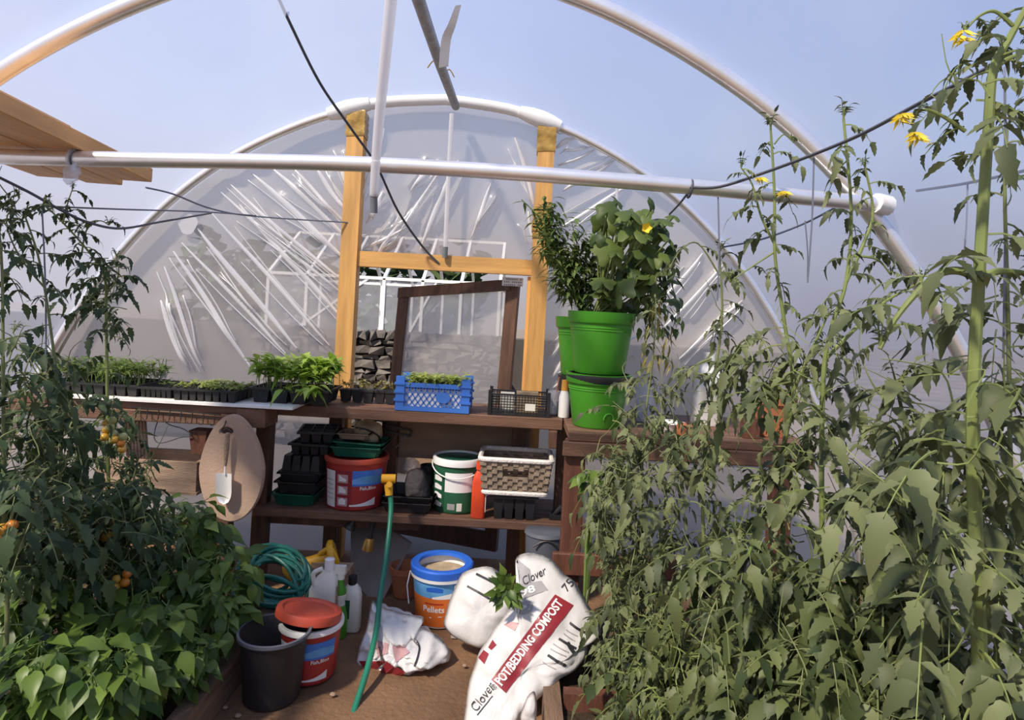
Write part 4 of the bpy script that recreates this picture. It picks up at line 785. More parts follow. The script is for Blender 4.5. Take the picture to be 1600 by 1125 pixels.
mb.add(vs+[p+V((0, .002, 0)) for p in vs], [(j*(nu+1)+i, j*(nu+1)+i+1, (j+1)*(nu+1)+i+1, (j+1)*(nu+1)+i) for j in range(nv) for i in range(nu)]+[((nv+1)*(nu+1)+j*(nu+1)+i, (nv+1)*(nu+1)+(j+1)*(nu+1)+i, (nv+1)*(nu+1)+(j+1)*(nu+1)+i+1, (nv+1)*(nu+1)+j*(nu+1)+i+1) for j in range(nv) for i in range(nu)]); mb.build('blade', 'shiny', t)
# ---- on the bench
zb = ZB; q = [G(230, 607, zb+.006), G(300, 607, zb+.006), G(398, 619, zb+.006), G(474, 626, zb+.006), G(470, 616, zb+.006), G(390, 604, zb+.006), G(300, 590, zb+.006), G(150, 585, zb+.006), G(90, 590, zb+.006)]
def clampy(p, y0=2.955, y1=3.3): return V((p.x, min(max(p.y, y0), y1), zb+.001))
mb = MB(); x0, x1 = P(95, 600, 3.1).x, P(474, 620, 3.1).x; mb.add([V((x0+(x1-x0)*i/30, y+.006*noise.noise(V((i*.7, y, 0))), zb+z)) for z in (.001, .013) for y in (2.955, 3.28) for i in range(31)], [(i, i+1, 32+i, 31+i) for i in range(30)]+[(62+i, 93+i, 94+i, 63+i) for i in range(30)]+[(i, 62+i, 63+i, i+1) for i in range(30)]+[(31+i, 32+i, 94+i, 93+i) for i in range(30)]+[(0, 31, 93, 62), (30, 92, 123, 61)])
single(mb, 'polystyrene_sheet', 'poly', 'white polystyrene sheet under the seed trays on the left bench', 'sheet', smooth=False)
zt = zb+.014
def fol(f, m, t): f.build('leaves', m, t)['kind'] = 'stuff'
def fst(f, m, t): f.build('stems', m, t)['kind'] = 'stuff'
def seedlings(mb, c, w, dp, z, n, L, W, spread=.5, hgt=.05, st=None, k=(3, 6), shape=(0, .7, 1, .75, .35), bend=.4, rs=0):
    rr = random.Random(rs)
    for i in range(n):
        p = V((c[0]+rr.uniform(-w/2, w/2), c[1]+rr.uniform(-dp/2, dp/2), z)); h = hgt*rr.uniform(.6, 1.15); top = p+V((rr.uniform(-.02, .02), rr.uniform(-.02, .02), h))
        if st: st.tube([p, p.lerp(top, .5)+V((rr.uniform(-.006, .006), 0, 0)), top], .0016, 4, cap=False)
        for j in range(rr.randint(*k)):
            a = rr.uniform(0, 2*PI); e = rr.uniform(-.1, 1.)*spread; d = V((math.cos(a), math.sin(a), e)); mb.leaf(p.lerp(top, rr.uniform(.5, 1)), d, L*rr.uniform(.6, 1.2), W*rr.uniform(.7, 1.15), bend=bend*rr.uniform(.2, 1.5), shape=shape)
X = P(172, 590, 3.13).x; t = tray('seedling_tray', 'black cell tray with feathery dark seedlings at the left bench end', 'seedling tray', (X, 3.13, zt), .42, .26, .055, 'blackrough', 'trays of seedlings', cells=(8, 4)); f_, s_ = MB(), MB(); seedlings(f_, (X, 3.13), .44, .26, zt+.05, 150, .055, .013, .9, .10, s_, (5, 9), rs=1); fol(f_, 'l_feather', t); fst(s_, 'stemgreen', t)
X = P(128, 575, 3.2).x; t = thing('plant_pot', 'black pot with broad dark leaves at the far left of the bench', 'potted plant', (X, 3.24, zt)); mb = MB(); mb.lathe([(0, 0), (.05, 0), (.068, .085), (.064, .085), (.048, .008), (0, .008)], (X, 3.24, zt), 24); mb.build('pot', 'black', t); f_ = MB(); seedlings(f_, (X, 3.22), .08, .08, zt+.06, 8, .085, .055, .5, .05, None, (2, 4), rs=2); fol(f_, 'l_tomdark', t)
X = P(263, 595, 3.12).x; t = tray('seedling_tray', 'small black cell tray with sparse sprouts and a white tag', 'seedling tray', (X, 3.13, zt), .145, .24, .05, 'blackrough', 'trays of seedlings', cells=(6, 4)); f_ = MB(); seedlings(f_, (X, 3.16), .13, .2, zt+.048, 26, .022, .012, .6, .02, None, (2, 3), rs=3); fol(f_, 'l_feather', t); mb = MB(); mb.box(V((P(253, 568, 3.2).x, 3.2, zt+.085)), (.05, .004, .03)); mb.box(V((P(253, 568, 3.2).x, 3.2, zt+.045)), (.010, .003, .06)); mb.build('plant_tag', 'whiteplastic', t)
X = P(338, 600, 3.10).x; t = tray('seedling_tray', 'black cell tray of low pale sprouts left of the lush plants', 'seedling tray', (X, 3.10, zt), .29, .24, .055, 'blackrough', 'trays of seedlings', cells=(8, 5)); f_, s_ = MB(), MB(); seedlings(f_, (X, 3.10), .29, .24, zt+.055, 110, .024, .016, .5, .022, s_, (2, 4), rs=4); fol(f_, 'l_young', t); fst(s_, 'stempale', t)
X = P(462, 610, 3.14).x; t = tray('seedling_tray', 'black tray of lush bright green broad leaved plants', 'seedling tray', (X, 3.16, zt), .36, .24, .07, 'black', 'trays of seedlings', cells=(4, 3)); f_, s_ = MB(), MB(); seedlings(f_, (X+.005, 3.16), .36, .24, zt+.06, 105, .085, .038, 1.2, .14, s_, (4, 7), bend=.55, rs=5); seedlings(f_, (X+.07, 3.02), .16, .06, zt+.05, 12, .075, .036, .2, .05, None, (2, 4), bend=.8, rs=6); fol(f_, 'l_lush', t); fst(s_, 'stempale', t)
for i in range(6):
    c = V((P(540+17.5*i, 622, 3.32).x, 3.33+.01*(i % 2), zb)); t = thing('plant_pot', ['square black seedling pot nearest the lush tray', 'second square black seedling pot from the lush tray', 'third square black seedling pot from the lush tray', 'third square black seedling pot counting from the blue crate', 'square black seedling pot next but one to the blue crate', 'square black seedling pot touching the blue crate'][i], 'potted seedling', c, 'row of small square pots')
    mb = MB(); mb.box(c+V((0, 0, .032)), (.056, .056, .064), taper=.72); mb.box(c+V((0, 0, .060)), (.061, .061, .010)); mb.build('pot', 'blackrough', t, smooth=False); f_, s_ = MB(), MB(); seedlings(f_, c, .04, .04, zb+.062, 5, .034, .017, .7, .05, s_, (4, 6), rs=20+i); fol(f_, 'l_yellowing', t); fst(s_, 'stempale', t)
# blue lattice crate
c = V((P(679, 640, 3.24).x, 3.235, zb)); w, dp, h = .345, .20, .15; t = thing('lattice_crate', 'blue plastic lattice crate of seedlings on the bench', 'crate', c); mb = MB()
for z, hh in ((.011, .022), (.126, .022)):
    for y in (-dp/2, dp/2): mb.box(c+V((0, y, z)), (w, .012, hh))
    for x in (-w/2, w/2): mb.box(c+V((x, 0, z)), (.012, dp, hh))
mb.box(c+V((0, 0, .004)), (w, dp, .006)); mb.build('frame', 'blue', t, smooth=False)
for sx in (-1, 1):
    for sy in (-1, 1):
        mb = MB(); mb.box(c+V((sx*(w/2-.012), sy*(dp/2-.004), .083)), (.042, .022, .166))
        for z in (.05, .09, .13): mb.box(c+V((sx*(w/2-.010), sy*(dp/2-.002), z)), (.052, .030, .010))
        mb.build('corner_post', 'blue', t, smooth=False)
mb = MB()
for y in (-dp/2, dp/2):
    n = 10
    for i in range(-3, n):
        for s in (1, -1):
            x0 = -w/2+.03+(w-.06)*i/n; x1 = x0+.068; z0, z1 = .022, .116
            lo, hi = -w/2+.03, w/2-.03
            a0, a1 = max(0, (lo-x0)/(x1-x0)), min(1, (hi-x0)/(x1-x0))
            if a1 <= a0: continue
            A = V((x0+(x1-x0)*a0, y, z0+(z1-z0)*a0)); B = V((x0+(x1-x0)*a1, y, z0+(z1-z0)*a1))
            if s < 0: A.x, B.x = -A.x, -B.x
            mb.bar(c+A, c+B, .0036, .005, (0, 1, 0))
for x in (-w/2, w/2):
    for i in range(1, 12): mb.box(c+V((x, -dp/2+dp*i/12, .07)), (.005, .005, .10))
mb.build('lattice', 'blue', t, smooth=False); mb = MB(); mb.prism([c+V((.052+.036*math.cos(a), -dp/2-.008, .07+.026*math.sin(a))) for a in [2*PI*i/24 for i in range(24)]], (0, .01, 0)); mb.build('badge', 'blue', t); mb = MB(); mb.box(c+V((0, .0, .056)), (w-.04, dp-.03, .10)); mb.build('liner', 'poly', t)
t = thing('seedling_tray', 'yellow green seedlings crowded inside the blue lattice crate', 'seedlings', c+V((0, 0, .107))); mb = MB(); mb.box(c+V((0, 0, .116)), (w-.05, dp-.035, .018)); mb.build('compost', 'soil', t); f_, s_ = MB(), MB(); seedlings(f_, c+V((.01, 0, 0)), w-.04, dp-.02, c.z+.122, 110, .042, .018, .9, .042, s_, (4, 6), rs=40); fol(f_, 'l_young', t); fst(s_, 'stempale', t)
# black mesh crate with small things
c = V((P(810, 650, 3.17).x, 3.235, zb)); t = mesh_crate('mesh_crate', 'low black mesh crate with a white tag on the bench', c, .29, .17, .105, 'black', (20, 8), None); mb = MB(); mb.box(c+V((.055, -.089, .045)), (.05, .004, .034)); mb.build('tag', 'cream', t)
mb = MB(); mb.box(c+V((-.06, .01, .055)), (.07, .06, .09)); single(mb, 'small_carton', 'cream', 'small pale carton inside the black mesh crate', 'carton', smooth=False); mb = MB(); mb.box(c+V((.04, .02, .058)), (.11, .05, .10)); single(mb, 'cardboard_piece', 'tan', 'brown card piece standing inside the black mesh crate', 'card', smooth=False)
c = V((P(881, 660, 3.14).x, 3.185, zb)); t = thing('squeeze_bottle', 'white bottle with an amber cap on the bench beside the green pot', 'bottle', c); mb = MB(); mb.lathe([(0, 0), (.026, 0), (.0275, .006), (.0275, .10), (.020, .125), (.017, .135), (0, .135)], c, 24); mb.build('body', 'whiteplastic', t); mb = MB(); mb.lathe([(0, .133), (.0185, .133), (.017, .185), (.0, .187)], c, 20); mb.build('cap', 'capyellow', t)
c = V((P(865, 655, 3.2).x, 3.26, zb)); t = thing('measuring_cup', 'clear cup half full of white powder left of the amber capped bottle', 'cup', c); mb = MB(); mb.lathe([(0, 0), (.022, 0), (.033, .12), (.031, .12), (.021, .004), (0, .004)], c, 24); mb.build('cup', 'clearbag', t); mb = MB(); mb.lathe([(0, .005), (.020, .005), (.026, .07), (0, .07)], c, 20); mb.build('powder', 'whiteplastic', t); mb = MB(); mb.tube([c+V((.005, 0, .07)), c+V((.022, .01, .19))], .003, 6); mb.build('stick', 'terracotta', t)
# green stacked pots
def green_pot(c, rt, rb, H, label, scoop=False):
    t = thing('plant_pot', label, 'pot', c, 'bright green pots'); mb = MB(); rl = rt*.93; c = V(c)
    mb.lathe([(0, 0), (rb*.96, 0), (rb, .006), (rl, H*.80), (rt-.004, H*.81), (rt, H*.83), (rt+.002, H-.006), (rt+.004, H), (rt-.006, H), (rt-.008, H*.84), (rl-.006, H*.8), (rb-.006, .01), (0, .01)], c, 44); mb.build('body', 'green', t)
    mb = MB(); rz = lambda z: rb+(rl-rb)*z/(H*.8)
    for z in (H*.70, H*.74): mb.lathe([(rz(z), z-.003), (rz(z)+.003, z), (rz(z), z+.003)], c, 44)
    mb.build('moulded_ring', 'green', t)
    mb = MB(); mb.lathe([(0, H*.9), (rt-.012, H*.9)], c, 30); mb.build('compost', 'soil', t)
    if scoop:
        mb = MB(); mb.tube([c+V(((rz(.06)+.002)*math.sin(.35+.20*math.cos(a)), -(rz(.06)+.002)*math.cos(.35+.20*math.cos(a)), .045+.028*math.sin(a))) for a in [PI*i/10 for i in range(11)]], .0035, 6); mb.build('moulded_lug', 'green', t)
    return t
cG = V((P(932, 664, 2.98).x, 3.0, zb)); z1 = .215
tG = green_pot(cG, .150, .112, .245, 'lower bright green pot at the bottom of the front stack', True)
mb = MB(); rr = .147; mb.lathe([(rr-.012, .208), (rr+.004, .206), (rr+.010, .228), (rr+.008, .240), (rr-.004, .243), (rr-.012, .240)], cG, 44, Matrix.Rotation(.02, 3, 'Y'), close=True); single(mb, 'rubber_band', 'black', 'black ring clasping the joint between the stacked green pots', 'band', loc=cG+V((0, 0, .22)))
cU = cG+V((.0, .0, .246)); tU = green_pot(cU, .157, .118, .285, 'upper bright green pot with a cucumber plant in it')
cR = V((P(925, 590, 3.18).x-.02, 3.33, zb)); mb = MB(); mb.lathe([(0, 0), (.13, 0), (.14, .20), (0, .20)], cR, 30); single(mb, 'upturned_pot', 'black', 'black upturned pot hidden behind the green stack', 'pot', loc=cR)
tR = green_pot(cR+V((0, 0, .201)), .165, .125, .30, 'bright green pot standing behind the front stack')
# right bench bits behind tomatoes
def rb(px, py, d): return V((P(px, py, d).x, d, zb))
c = rb(1044, 660, 2.95); mb = MB(); mb.lathe([(0, 0), (.055, 0), (.075, .04), (.080, .042), (.073, .042), (.05, .006), (0, .006)], c, 28); single(mb, 'plastic_tub', 'whiteplastic', 'shallow white tub on the right bench behind tomato leaves', 'tub')
c = rb(1104, 650, 3.2); t = thing('white_canister', 'tall white canister on the right bench behind the tomatoes', 'canister', c); boxbottle(t, c, .15, .11, .38, 'whiteplastic'); mb = MB(); mb.lathe([(0, .32), (.03, .32), (.03, .36), (0, .36)], c, 18); mb.build('cap', 'whiteplastic', t); mb = MB(); mb.box(c+V((0, -.056, .13)), (.10, .004, .12)); mb.build('label', 'cream', t); mb = MB(); mb.box(c+V((-.01, -.059, .17)), (.012, .003, .05)); mb.build('print', 'ink', t)
c = rb(1206, 645, 3.0); mb = MB(); mb.lathe([(0, 0), (.075, 0), (.098, .15), (.108, .15), (.110, .19), (.100, .19), (.07, .01), (0, .01)], c, 32); single(mb, 'plant_pot', 'terracotta', 'terracotta pot at the far end of the right bench', 'pot')
c = rb(1172, 660, 2.9); mb = MB(); mb.box(c+V((0, 0, .045)), (.07, .06, .09)); single(mb, 'wooden_block', 'redwood', 'reddish wooden block before the terracotta pot', 'block', smooth=False)
for i, (x, lb) in enumerate([(1066, 'orange glazed jar on the right bench front edge'), (1082, 'smaller orange jar beside the glazed orange jar')]):
    c = rb(x, 665, 2.86); mb = MB(); mb.lathe([(0, 0), (.02, 0), (.028-.004*i, .02), (.026-.004*i, .045), (.016, .055-.008*i), (0, .055-.008*i)], c, 18); single(mb, 'glass_jar', 'terracotta', lb, 'jar')
c = rb(1010, 650, 3.2); mb = MB(); mb.lathe([(0, 0), (.05, 0), (.07, .18), (.066, .18), (.046, .006), (0, .006)], c, 24); single(mb, 'clear_pot', 'clearbag', 'cloudy clear plastic pot right of the green stack', 'pot')
# bits on the ground
b = blob([(395, 965), (405, 960), (412, 966), (408, 974), (397, 974)], lambda x, y: 2.62, .02, seed=61, rings=4, wr=.01, ws=30, n=24); single(b, 'paper_scrap', 'cream', 'crumpled white scrap behind the black pot', 'scrap', autos=False)
rr = random.Random(9)
lbs = ['pale pebble at the foot of the black pot', 'small pebble on the bare path left of the hose', 'pebble beside the crumpled white bag', 'pebble on the path in front of the orange bucket', 'pebble at the left bed edge', 'pebble close to the near end of the left edge board']
for i, (x, y) in enumerate([(383, 1078), (520, 1085), (726, 1040), (660, 1000), (352, 1105), (372, 1118)]):
    p = G(x, y, .006); mb = MB(); mb.ball(p, rr.uniform(.008, .013), 8, (1.2, .9, .7)); single(mb, 'pebble', 'oldwood', lbs[i], 'pebble', 'pebbles on the path')
b = blob([(198, 895), (206, 884), (224, 882), (228, 900), (220, 912), (204, 908)], lambda x, y: 2.42, .05, seed=71, rings=5, wr=.02, ws=20, n=36); single(b, 'plastic_net', 'bluenet', 'crumpled blue net among the left plants', 'net', autos=False)
# ================================================================ plants
def rv(r, a=1.): return V((r.uniform(-a, a), r.uniform(-a, a), r.uniform(-a, a)))
TOM = (0, .55, .95, .72, 1., .70, .78, .45, .46, .2)
def compound(fm, sm, b, d, L, r, pairs=3, curl=.5, lw=.5, rs=.0022):
    # a tomato leaf: a drooping rib with paired toothed leaflets and a larger end one
    b, d = V(b), V(d).normalized(); pts = []
    for i in range(6): t = i/5; pts.append(b + d*L*t + V((0, 0, -curl*L*t*t)))
    if sm: sm.tube(pts, [rs*(1.15-.8*i/5) for i in range(6)], 4, cap=False)
    for k in range(pairs+1):
        t = (.95 if k == pairs else .32+.55*k/pairs); i = min(4, int(t*5)); p = pts[i].lerp(pts[i+1], t*5-i); tg = (pts[i+1]-pts[i]).normalized(); sd = tg.cross(V((0, 0, 1)))
        if sd.length < .05: sd = tg.orthogonal()
        sd.normalize(); ll = L*lw*(.62+.25*k/pairs)*r.uniform(.8, 1.2)
        for s in ((1, -1) if k < pairs else (0,)):
            dd = (tg*(.45 if s else 1) + sd*s*.9 + V((0, 0, -.45*r.random())) + rv(r, .25)).normalized()
            fm.leaf(p, dd, ll*(1.15 if not s else 1), ll*r.uniform(.42, .60), (r.uniform(-.4, .4), r.uniform(-.5, .3), 1), r.uniform(.05, .5), r.uniform(.1, .8), TOM, .22)
def flower(mb, p, r, s=.02):
    for k in range(5):
        a = 2*PI*k/5+r.random(); mb.leaf(p, (math.cos(a), math.sin(a)*.5, -.55), s, s*.24, (0, -1, 0), bend=-.3, shape=(0, .9, 1, .5, .2))
def tomato(label, path, d, rad, leaves, L=.2, lm='l_tom', stm='stem', seed=0, low=None, branches=(), flowers=(), fruit=(), group='tomato plants', name='tomato_plant', t0=.02, t1=1., spread=1., fill=(), root=True, pairs=3, lw=.5):
    r = random.Random(seed); pts = [P(q[0], q[1], q[2] if len(q) > 2 else d) for q in path]
    if root and pts[0].z > .1: pts = [V((pts[0].x+r.uniform(-.03, .03), pts[0].y, .06))] + pts
    t = thing(name, label, 'plant', pts[0], group); q = smooth(pts, 6); n = len(q); sm, fm, fl = MB(), MB(), MB()
    sm.tube(q, [rad*(1.15-.72*i/(n-1)) for i in range(n)], 8)
    lines = [(q, leaves, L)]
    for br in branches:
        bp = smooth([P(x[0], x[1], x[2] if len(x) > 2 else d) for x in br[0]], 5); sm.tube(bp, [br[1]*(1.1-.6*i/(len(bp)-1)) for i in range(len(bp))], 7); lines.append((bp, br[2], br[3] if len(br) > 3 else L*.8))
    for ln, cnt, L_ in lines:
        m = len(ln)-1
        for i in range(cnt):
            f = t0 + (t1-t0)*(i+r.random()*.8)/max(1, cnt); x = min(.999, f)*m; k = int(x); p = ln[k].lerp(ln[k+1], x-k); a = i*2.4+r.uniform(-.5, .5); el = r.uniform(-.1, .7)
            compound(fm, sm, p, V((math.cos(a)*spread, math.sin(a)*spread, el)), L_*r.uniform(.6, 1.15)*(1-.35*f), r, pairs, r.uniform(.3, 1.), lw)
        for i in range(3):
            compound(fm, sm, ln[-1], V((r.uniform(-.5, .5), r.uniform(-.5, .5), 1)), L_*.4, r, 3, .2, .4)
    for (x, y, dd, rx, ry, cnt, L_) in fill:                # thickets of side growth
        for i in range(cnt):
            a = r.uniform(0, 2*PI); s = math.sqrt(r.random()); c = P(x+rx*s*math.cos(a), y+ry*s*math.sin(a), dd+r.uniform(-.16, .16)); h = r.uniform(0, 2*PI)
            if c.z < .12: c.z = .12+r.random()*.1
            compound(fm, sm, c, V((math.cos(h), math.sin(h)-.35, r.uniform(-.3, .5))), L_*r.uniform(.6, 1.2), r, pairs, r.uniform(.3, 1.1), lw)
    sh = MB()
    for (x, y, dd, rx, ry, cnt, L_) in fill:
        for i in range(int(cnt*.45)):
            c = P(x+rx*r.uniform(-1, 1)*.9, y+ry*r.uniform(-1, 1)*.9, dd-.05+r.uniform(-.12, .1)); u = rv(r, .07)+V((0, 0, .05)); sh.tube(smooth([c, c+u*.5+rv(r, .025), c+u+rv(r, .026), c+u*1.3+rv(r, .05)], 3), [.0021-.00014*k for k in range(10)], 4, cap=False)
    if sh.v: sh.build('shoots', stm, t)['kind'] = 'stuff'
    sm.build('stem', stm, t); o = fm.build('foliage', lm, t, autos=False)
    for x, y, dd in flowers:
        fb = MB(); c = P(x, y, dd); [flower(fb, c+rv(r, .012), r, .026) for _ in range(3)]; fb.build('flower', 'petal', t, autos=False)
    for (x, y, dd, cnt, sz, m_) in fruit:
        c = P(x, y, dd); sb = MB(); sb.tube(smooth([c+V((.01, 0, .06)), c, c+V((0, -.005, -.02*cnt**.6))], 4), .0028, 5); tr = sb.build('truss', stm, t)
        for i in range(cnt):
            fb = MB(); fb.ball(c+V(((-1)**i*sz*.75+r.uniform(-.3, .3)*sz, -.01+r.uniform(-sz, sz)*.6, .02-.8*sz*i)), sz*r.uniform(.85, 1.1), 12, (1, 1, .95)); fb.build('tomato', m_[i % len(m_)] if isinstance(m_, (list, tuple)) else m_, tr)
    return t
# ---- right bed
tomato('tallest tomato plant, thick pale stem and yellow flowers at its top', [(1528, 1130), (1526, 900), (1520, 650), (1530, 430), (1543, 220), (1552, 110), (1576, 62), (1606, 8)], 1.15, .0125, 15, .17, 'l_grey', 'stempale', 11, t0=.3,
       branches=[([(1530, 436), (1500, 423), (1468, 428), (1435, 455), (1398, 500), (1375, 545)], .008, 7, .14), ([(1530, 436), (1560, 424), (1610, 428)], .008, 3, .13), ([(1582, 40), (1555, 18), (1530, 25), (1508, 48)], .0035, 1, .05), ([(1508, 205), (1470, 180), (1440, 172), (1424, 195)], .0035, 0), ([(1556, 105), (1575, 92), (1608, 80)], .005, 3, .1)],
       flowers=[(1504, 48, 1.15), (1416, 182, 1.15), (1423, 215, 1.15)], fill=[(1520, 150, 1.15, 40, 60, 6, .09), (1510, 760, 1.2, 110, 200, 26, .16), (1540, 1000, 1.2, 110, 160, 34, .16)])
tomato('tall tomato plant with a twining top at the right edge, behind the thick stem', [(1588, 1100), (1580, 800), (1575, 500), (1570, 300), (1574, 200)], 1.4, .006, 20, .15, 'l_grey', 'stem', 12, t0=.25, fill=[(1565, 700, 1.42, 60, 260, 26, .17)])
tomato('forked tomato plant whose tip touches the near hoop', [(1300, 1110), (1285, 850), (1286, 600), (1300, 510), (1322, 440), (1330, 330), (1318, 185)], 1.82, .0085, 22, .16, 'l_grey', 'stempale', 13, t0=.3,
       branches=[([(1322, 440), (1350, 380), (1364, 330), (1352, 262)], .0055, 7, .12), ([(1330, 400), (1370, 405), (1392, 430)], .004, 3, .1), ([(1290, 560), (1345, 505), (1385, 470), (1440, 440)], .006, 8, .14)], fill=[(1310, 760, 1.85, 80, 190, 34, .18), (1310, 1010, 1.8, 100, 120, 26, .2)])
tomato('slim tomato plant with a spiky top, middle of the right row', [(1240, 1100), (1225, 860), (1222, 720), (1240, 610), (1225, 500), (1211, 400), (1210, 300), (1204, 200)], 1.95, .0085, 20, .15, 'l_grey', 'stempale', 14, t0=.28,
       branches=[([(1218, 396), (1190, 340), (1176, 290), (1158, 262)], .004, 6, .11), ([(1240, 610), (1262, 560), (1290, 500)], .006, 4, .14), ([(1208, 395), (1170, 420), (1140, 440)], .003, 3, .1), ([(1210, 225), (1225, 210), (1240, 222)], .0025, 1, .06)], flowers=[(1190, 280, 1.95), (1224, 296, 1.95)], fill=[(1215, 600, 1.95, 80, 110, 26, .16), (1210, 860, 1.95, 90, 170, 34, .17)])
tomato('bushy tomato plant tied up left of the spiky topped one', [(1110, 1010), (1098, 790), (1112, 620), (1128, 500), (1124, 395)], 2.2, .0075, 17, .14, 'l_grey', 'stem', 15, t0=.25, branches=[([(1124, 430), (1090, 380), (1060, 395), (1042, 430)], .003, 5, .11), ([(1112, 560), (1080, 575), (1040, 620)], .0035, 4, .12)], fill=[(1130, 540, 2.2, 60, 90, 10, .12), (1090, 760, 2.15, 80, 120, 44, .14), (1100, 960, 2.1, 90, 130, 44, .15)])
tomato('straggly tomato plant with browning leaves beside the green pots', [(1005, 1000), (1000, 820), (1008, 660), (1020, 560), (1025, 480)], 2.45, .006, 18, .13, 'l_grey', 'stem', 16, t0=.25, fill=[(1005, 660, 2.5, 60, 90, 36, .12), (990, 800, 2.4, 70, 100, 60, .12), (1000, 960, 2.3, 55, 110, 60, .12)])
tomato('withered leafy tomato plant at the path side of the right bed', [(985, 1000), (975, 880), (958, 790), (955, 720)], 2.4, .005, 16, .11, 'l_grey', 'stem', 17, fill=[(960, 780, 2.45, 30, 90, 44, .10), (982, 930, 2.35, 32, 110, 60, .11)])
tomato('low shaded tomato plant at the front of the right bed', [(1060, 1180), (1050, 1080), (1040, 960), (1030, 880)], 1.98, .006, 16, .15, 'l_tom', 'stempale', 18, fill=[(1030, 1050, 2.0, 75, 90, 55, .13), (1100, 1080, 1.85, 80, 70, 40, .16)])
tomato('broad leaved tomato plant low in front of the slim spiky one', [(1190, 1180), (1180, 1040), (1165, 930), (1150, 840)], 1.65, .007, 14, .20, 'l_tom', 'stem', 19, fill=[(1165, 930, 1.7, 80, 110, 44, .15), (1200, 1070, 1.6, 110, 80, 44, .16)], lw=.55)
tomato('broad leaved tomato plant low in front of the forked one', [(1330, 1190), (1335, 1060), (1340, 940), (1350, 850)], 1.5, .007, 14, .21, 'l_tom', 'stem', 20, fill=[(1350, 950, 1.5, 90, 120, 40, .15), (1340, 1080, 1.45, 130, 70, 44, .16)], lw=.55)
tomato('tomato plant with big toothed leaves left of the thick stem', [(1435, 1180), (1438, 980), (1440, 850), (1425, 720), (1400, 600)], 1.42, .008, 18, .20, 'l_grey', 'stem', 21, fill=[(1420, 740, 1.45, 80, 140, 26, .16), (1440, 1010, 1.4, 90, 120, 40, .16)], lw=.6)
def eggplant(label, x, y, d, s):
    c = P(x, y, d); t = thing('aubergine', label, 'aubergine', c+V((0, 0, -s)), 'dark fruit among the tomato leaves'); mb = MB(); mb.ball(c, s, 14, (.62, .62, 1)); mb.build('fruit', 'black', t); mb = MB()
    for k in range(5): a = 2*PI*k/5; mb.leaf(c+V((0, 0, s*.95)), (math.cos(a), math.sin(a), -.7), s*.6, s*.3)
    mb.tube([c+V((0, 0, s*.9)), c+V((.006, 0, s*1.5))], .004, 6); mb.build('calyx', 'stemgreen', t)
eggplant('glossy dark aubergine hanging low at the front of the right bed', 1168, 890, 1.52, .036); eggplant('smaller dark aubergine just left of the glossy one', 1102, 918, 1.82, .032)
# ---- left bed
KG = 'left row of tomato plants'
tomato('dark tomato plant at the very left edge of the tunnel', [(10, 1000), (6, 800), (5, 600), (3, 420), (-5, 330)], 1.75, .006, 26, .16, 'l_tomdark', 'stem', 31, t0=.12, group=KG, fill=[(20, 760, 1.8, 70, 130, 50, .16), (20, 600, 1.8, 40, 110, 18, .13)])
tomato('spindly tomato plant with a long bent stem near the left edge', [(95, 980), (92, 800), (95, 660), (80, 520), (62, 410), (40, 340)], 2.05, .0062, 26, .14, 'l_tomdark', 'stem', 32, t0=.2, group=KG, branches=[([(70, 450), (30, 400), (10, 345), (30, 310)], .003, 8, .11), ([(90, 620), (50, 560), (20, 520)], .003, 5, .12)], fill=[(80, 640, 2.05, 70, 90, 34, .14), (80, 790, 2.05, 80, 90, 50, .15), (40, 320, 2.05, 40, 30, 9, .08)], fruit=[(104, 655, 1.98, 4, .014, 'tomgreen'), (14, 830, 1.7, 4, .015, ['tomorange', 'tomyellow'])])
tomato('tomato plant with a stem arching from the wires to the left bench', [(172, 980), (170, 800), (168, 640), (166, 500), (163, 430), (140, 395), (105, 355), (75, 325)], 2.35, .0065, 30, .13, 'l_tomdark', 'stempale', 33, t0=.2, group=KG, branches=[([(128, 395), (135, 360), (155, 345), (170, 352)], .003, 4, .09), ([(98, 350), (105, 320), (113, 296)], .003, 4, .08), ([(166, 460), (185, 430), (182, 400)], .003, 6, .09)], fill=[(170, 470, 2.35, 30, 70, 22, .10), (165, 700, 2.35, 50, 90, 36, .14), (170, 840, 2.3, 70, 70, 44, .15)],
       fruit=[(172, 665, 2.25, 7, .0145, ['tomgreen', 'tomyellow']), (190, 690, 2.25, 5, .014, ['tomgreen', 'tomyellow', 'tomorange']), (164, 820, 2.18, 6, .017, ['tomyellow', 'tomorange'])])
tomato('low dark tomato plant carrying orange fruit beside the blue net', [(205, 1000), (202, 900), (200, 800), (215, 720)], 2.3, .006, 18, .13, 'l_tomdark', 'stem', 34, t0=.15, group=KG, fill=[(200, 800, 2.32, 55, 70, 36, .14), (130, 870, 2.2, 90, 60, 44, .16)], fruit=[(192, 905, 2.12, 4, .016, ['tomorange', 'tomyellow']), (194, 962, 2.08, 3, .015, ['tomorange'])])
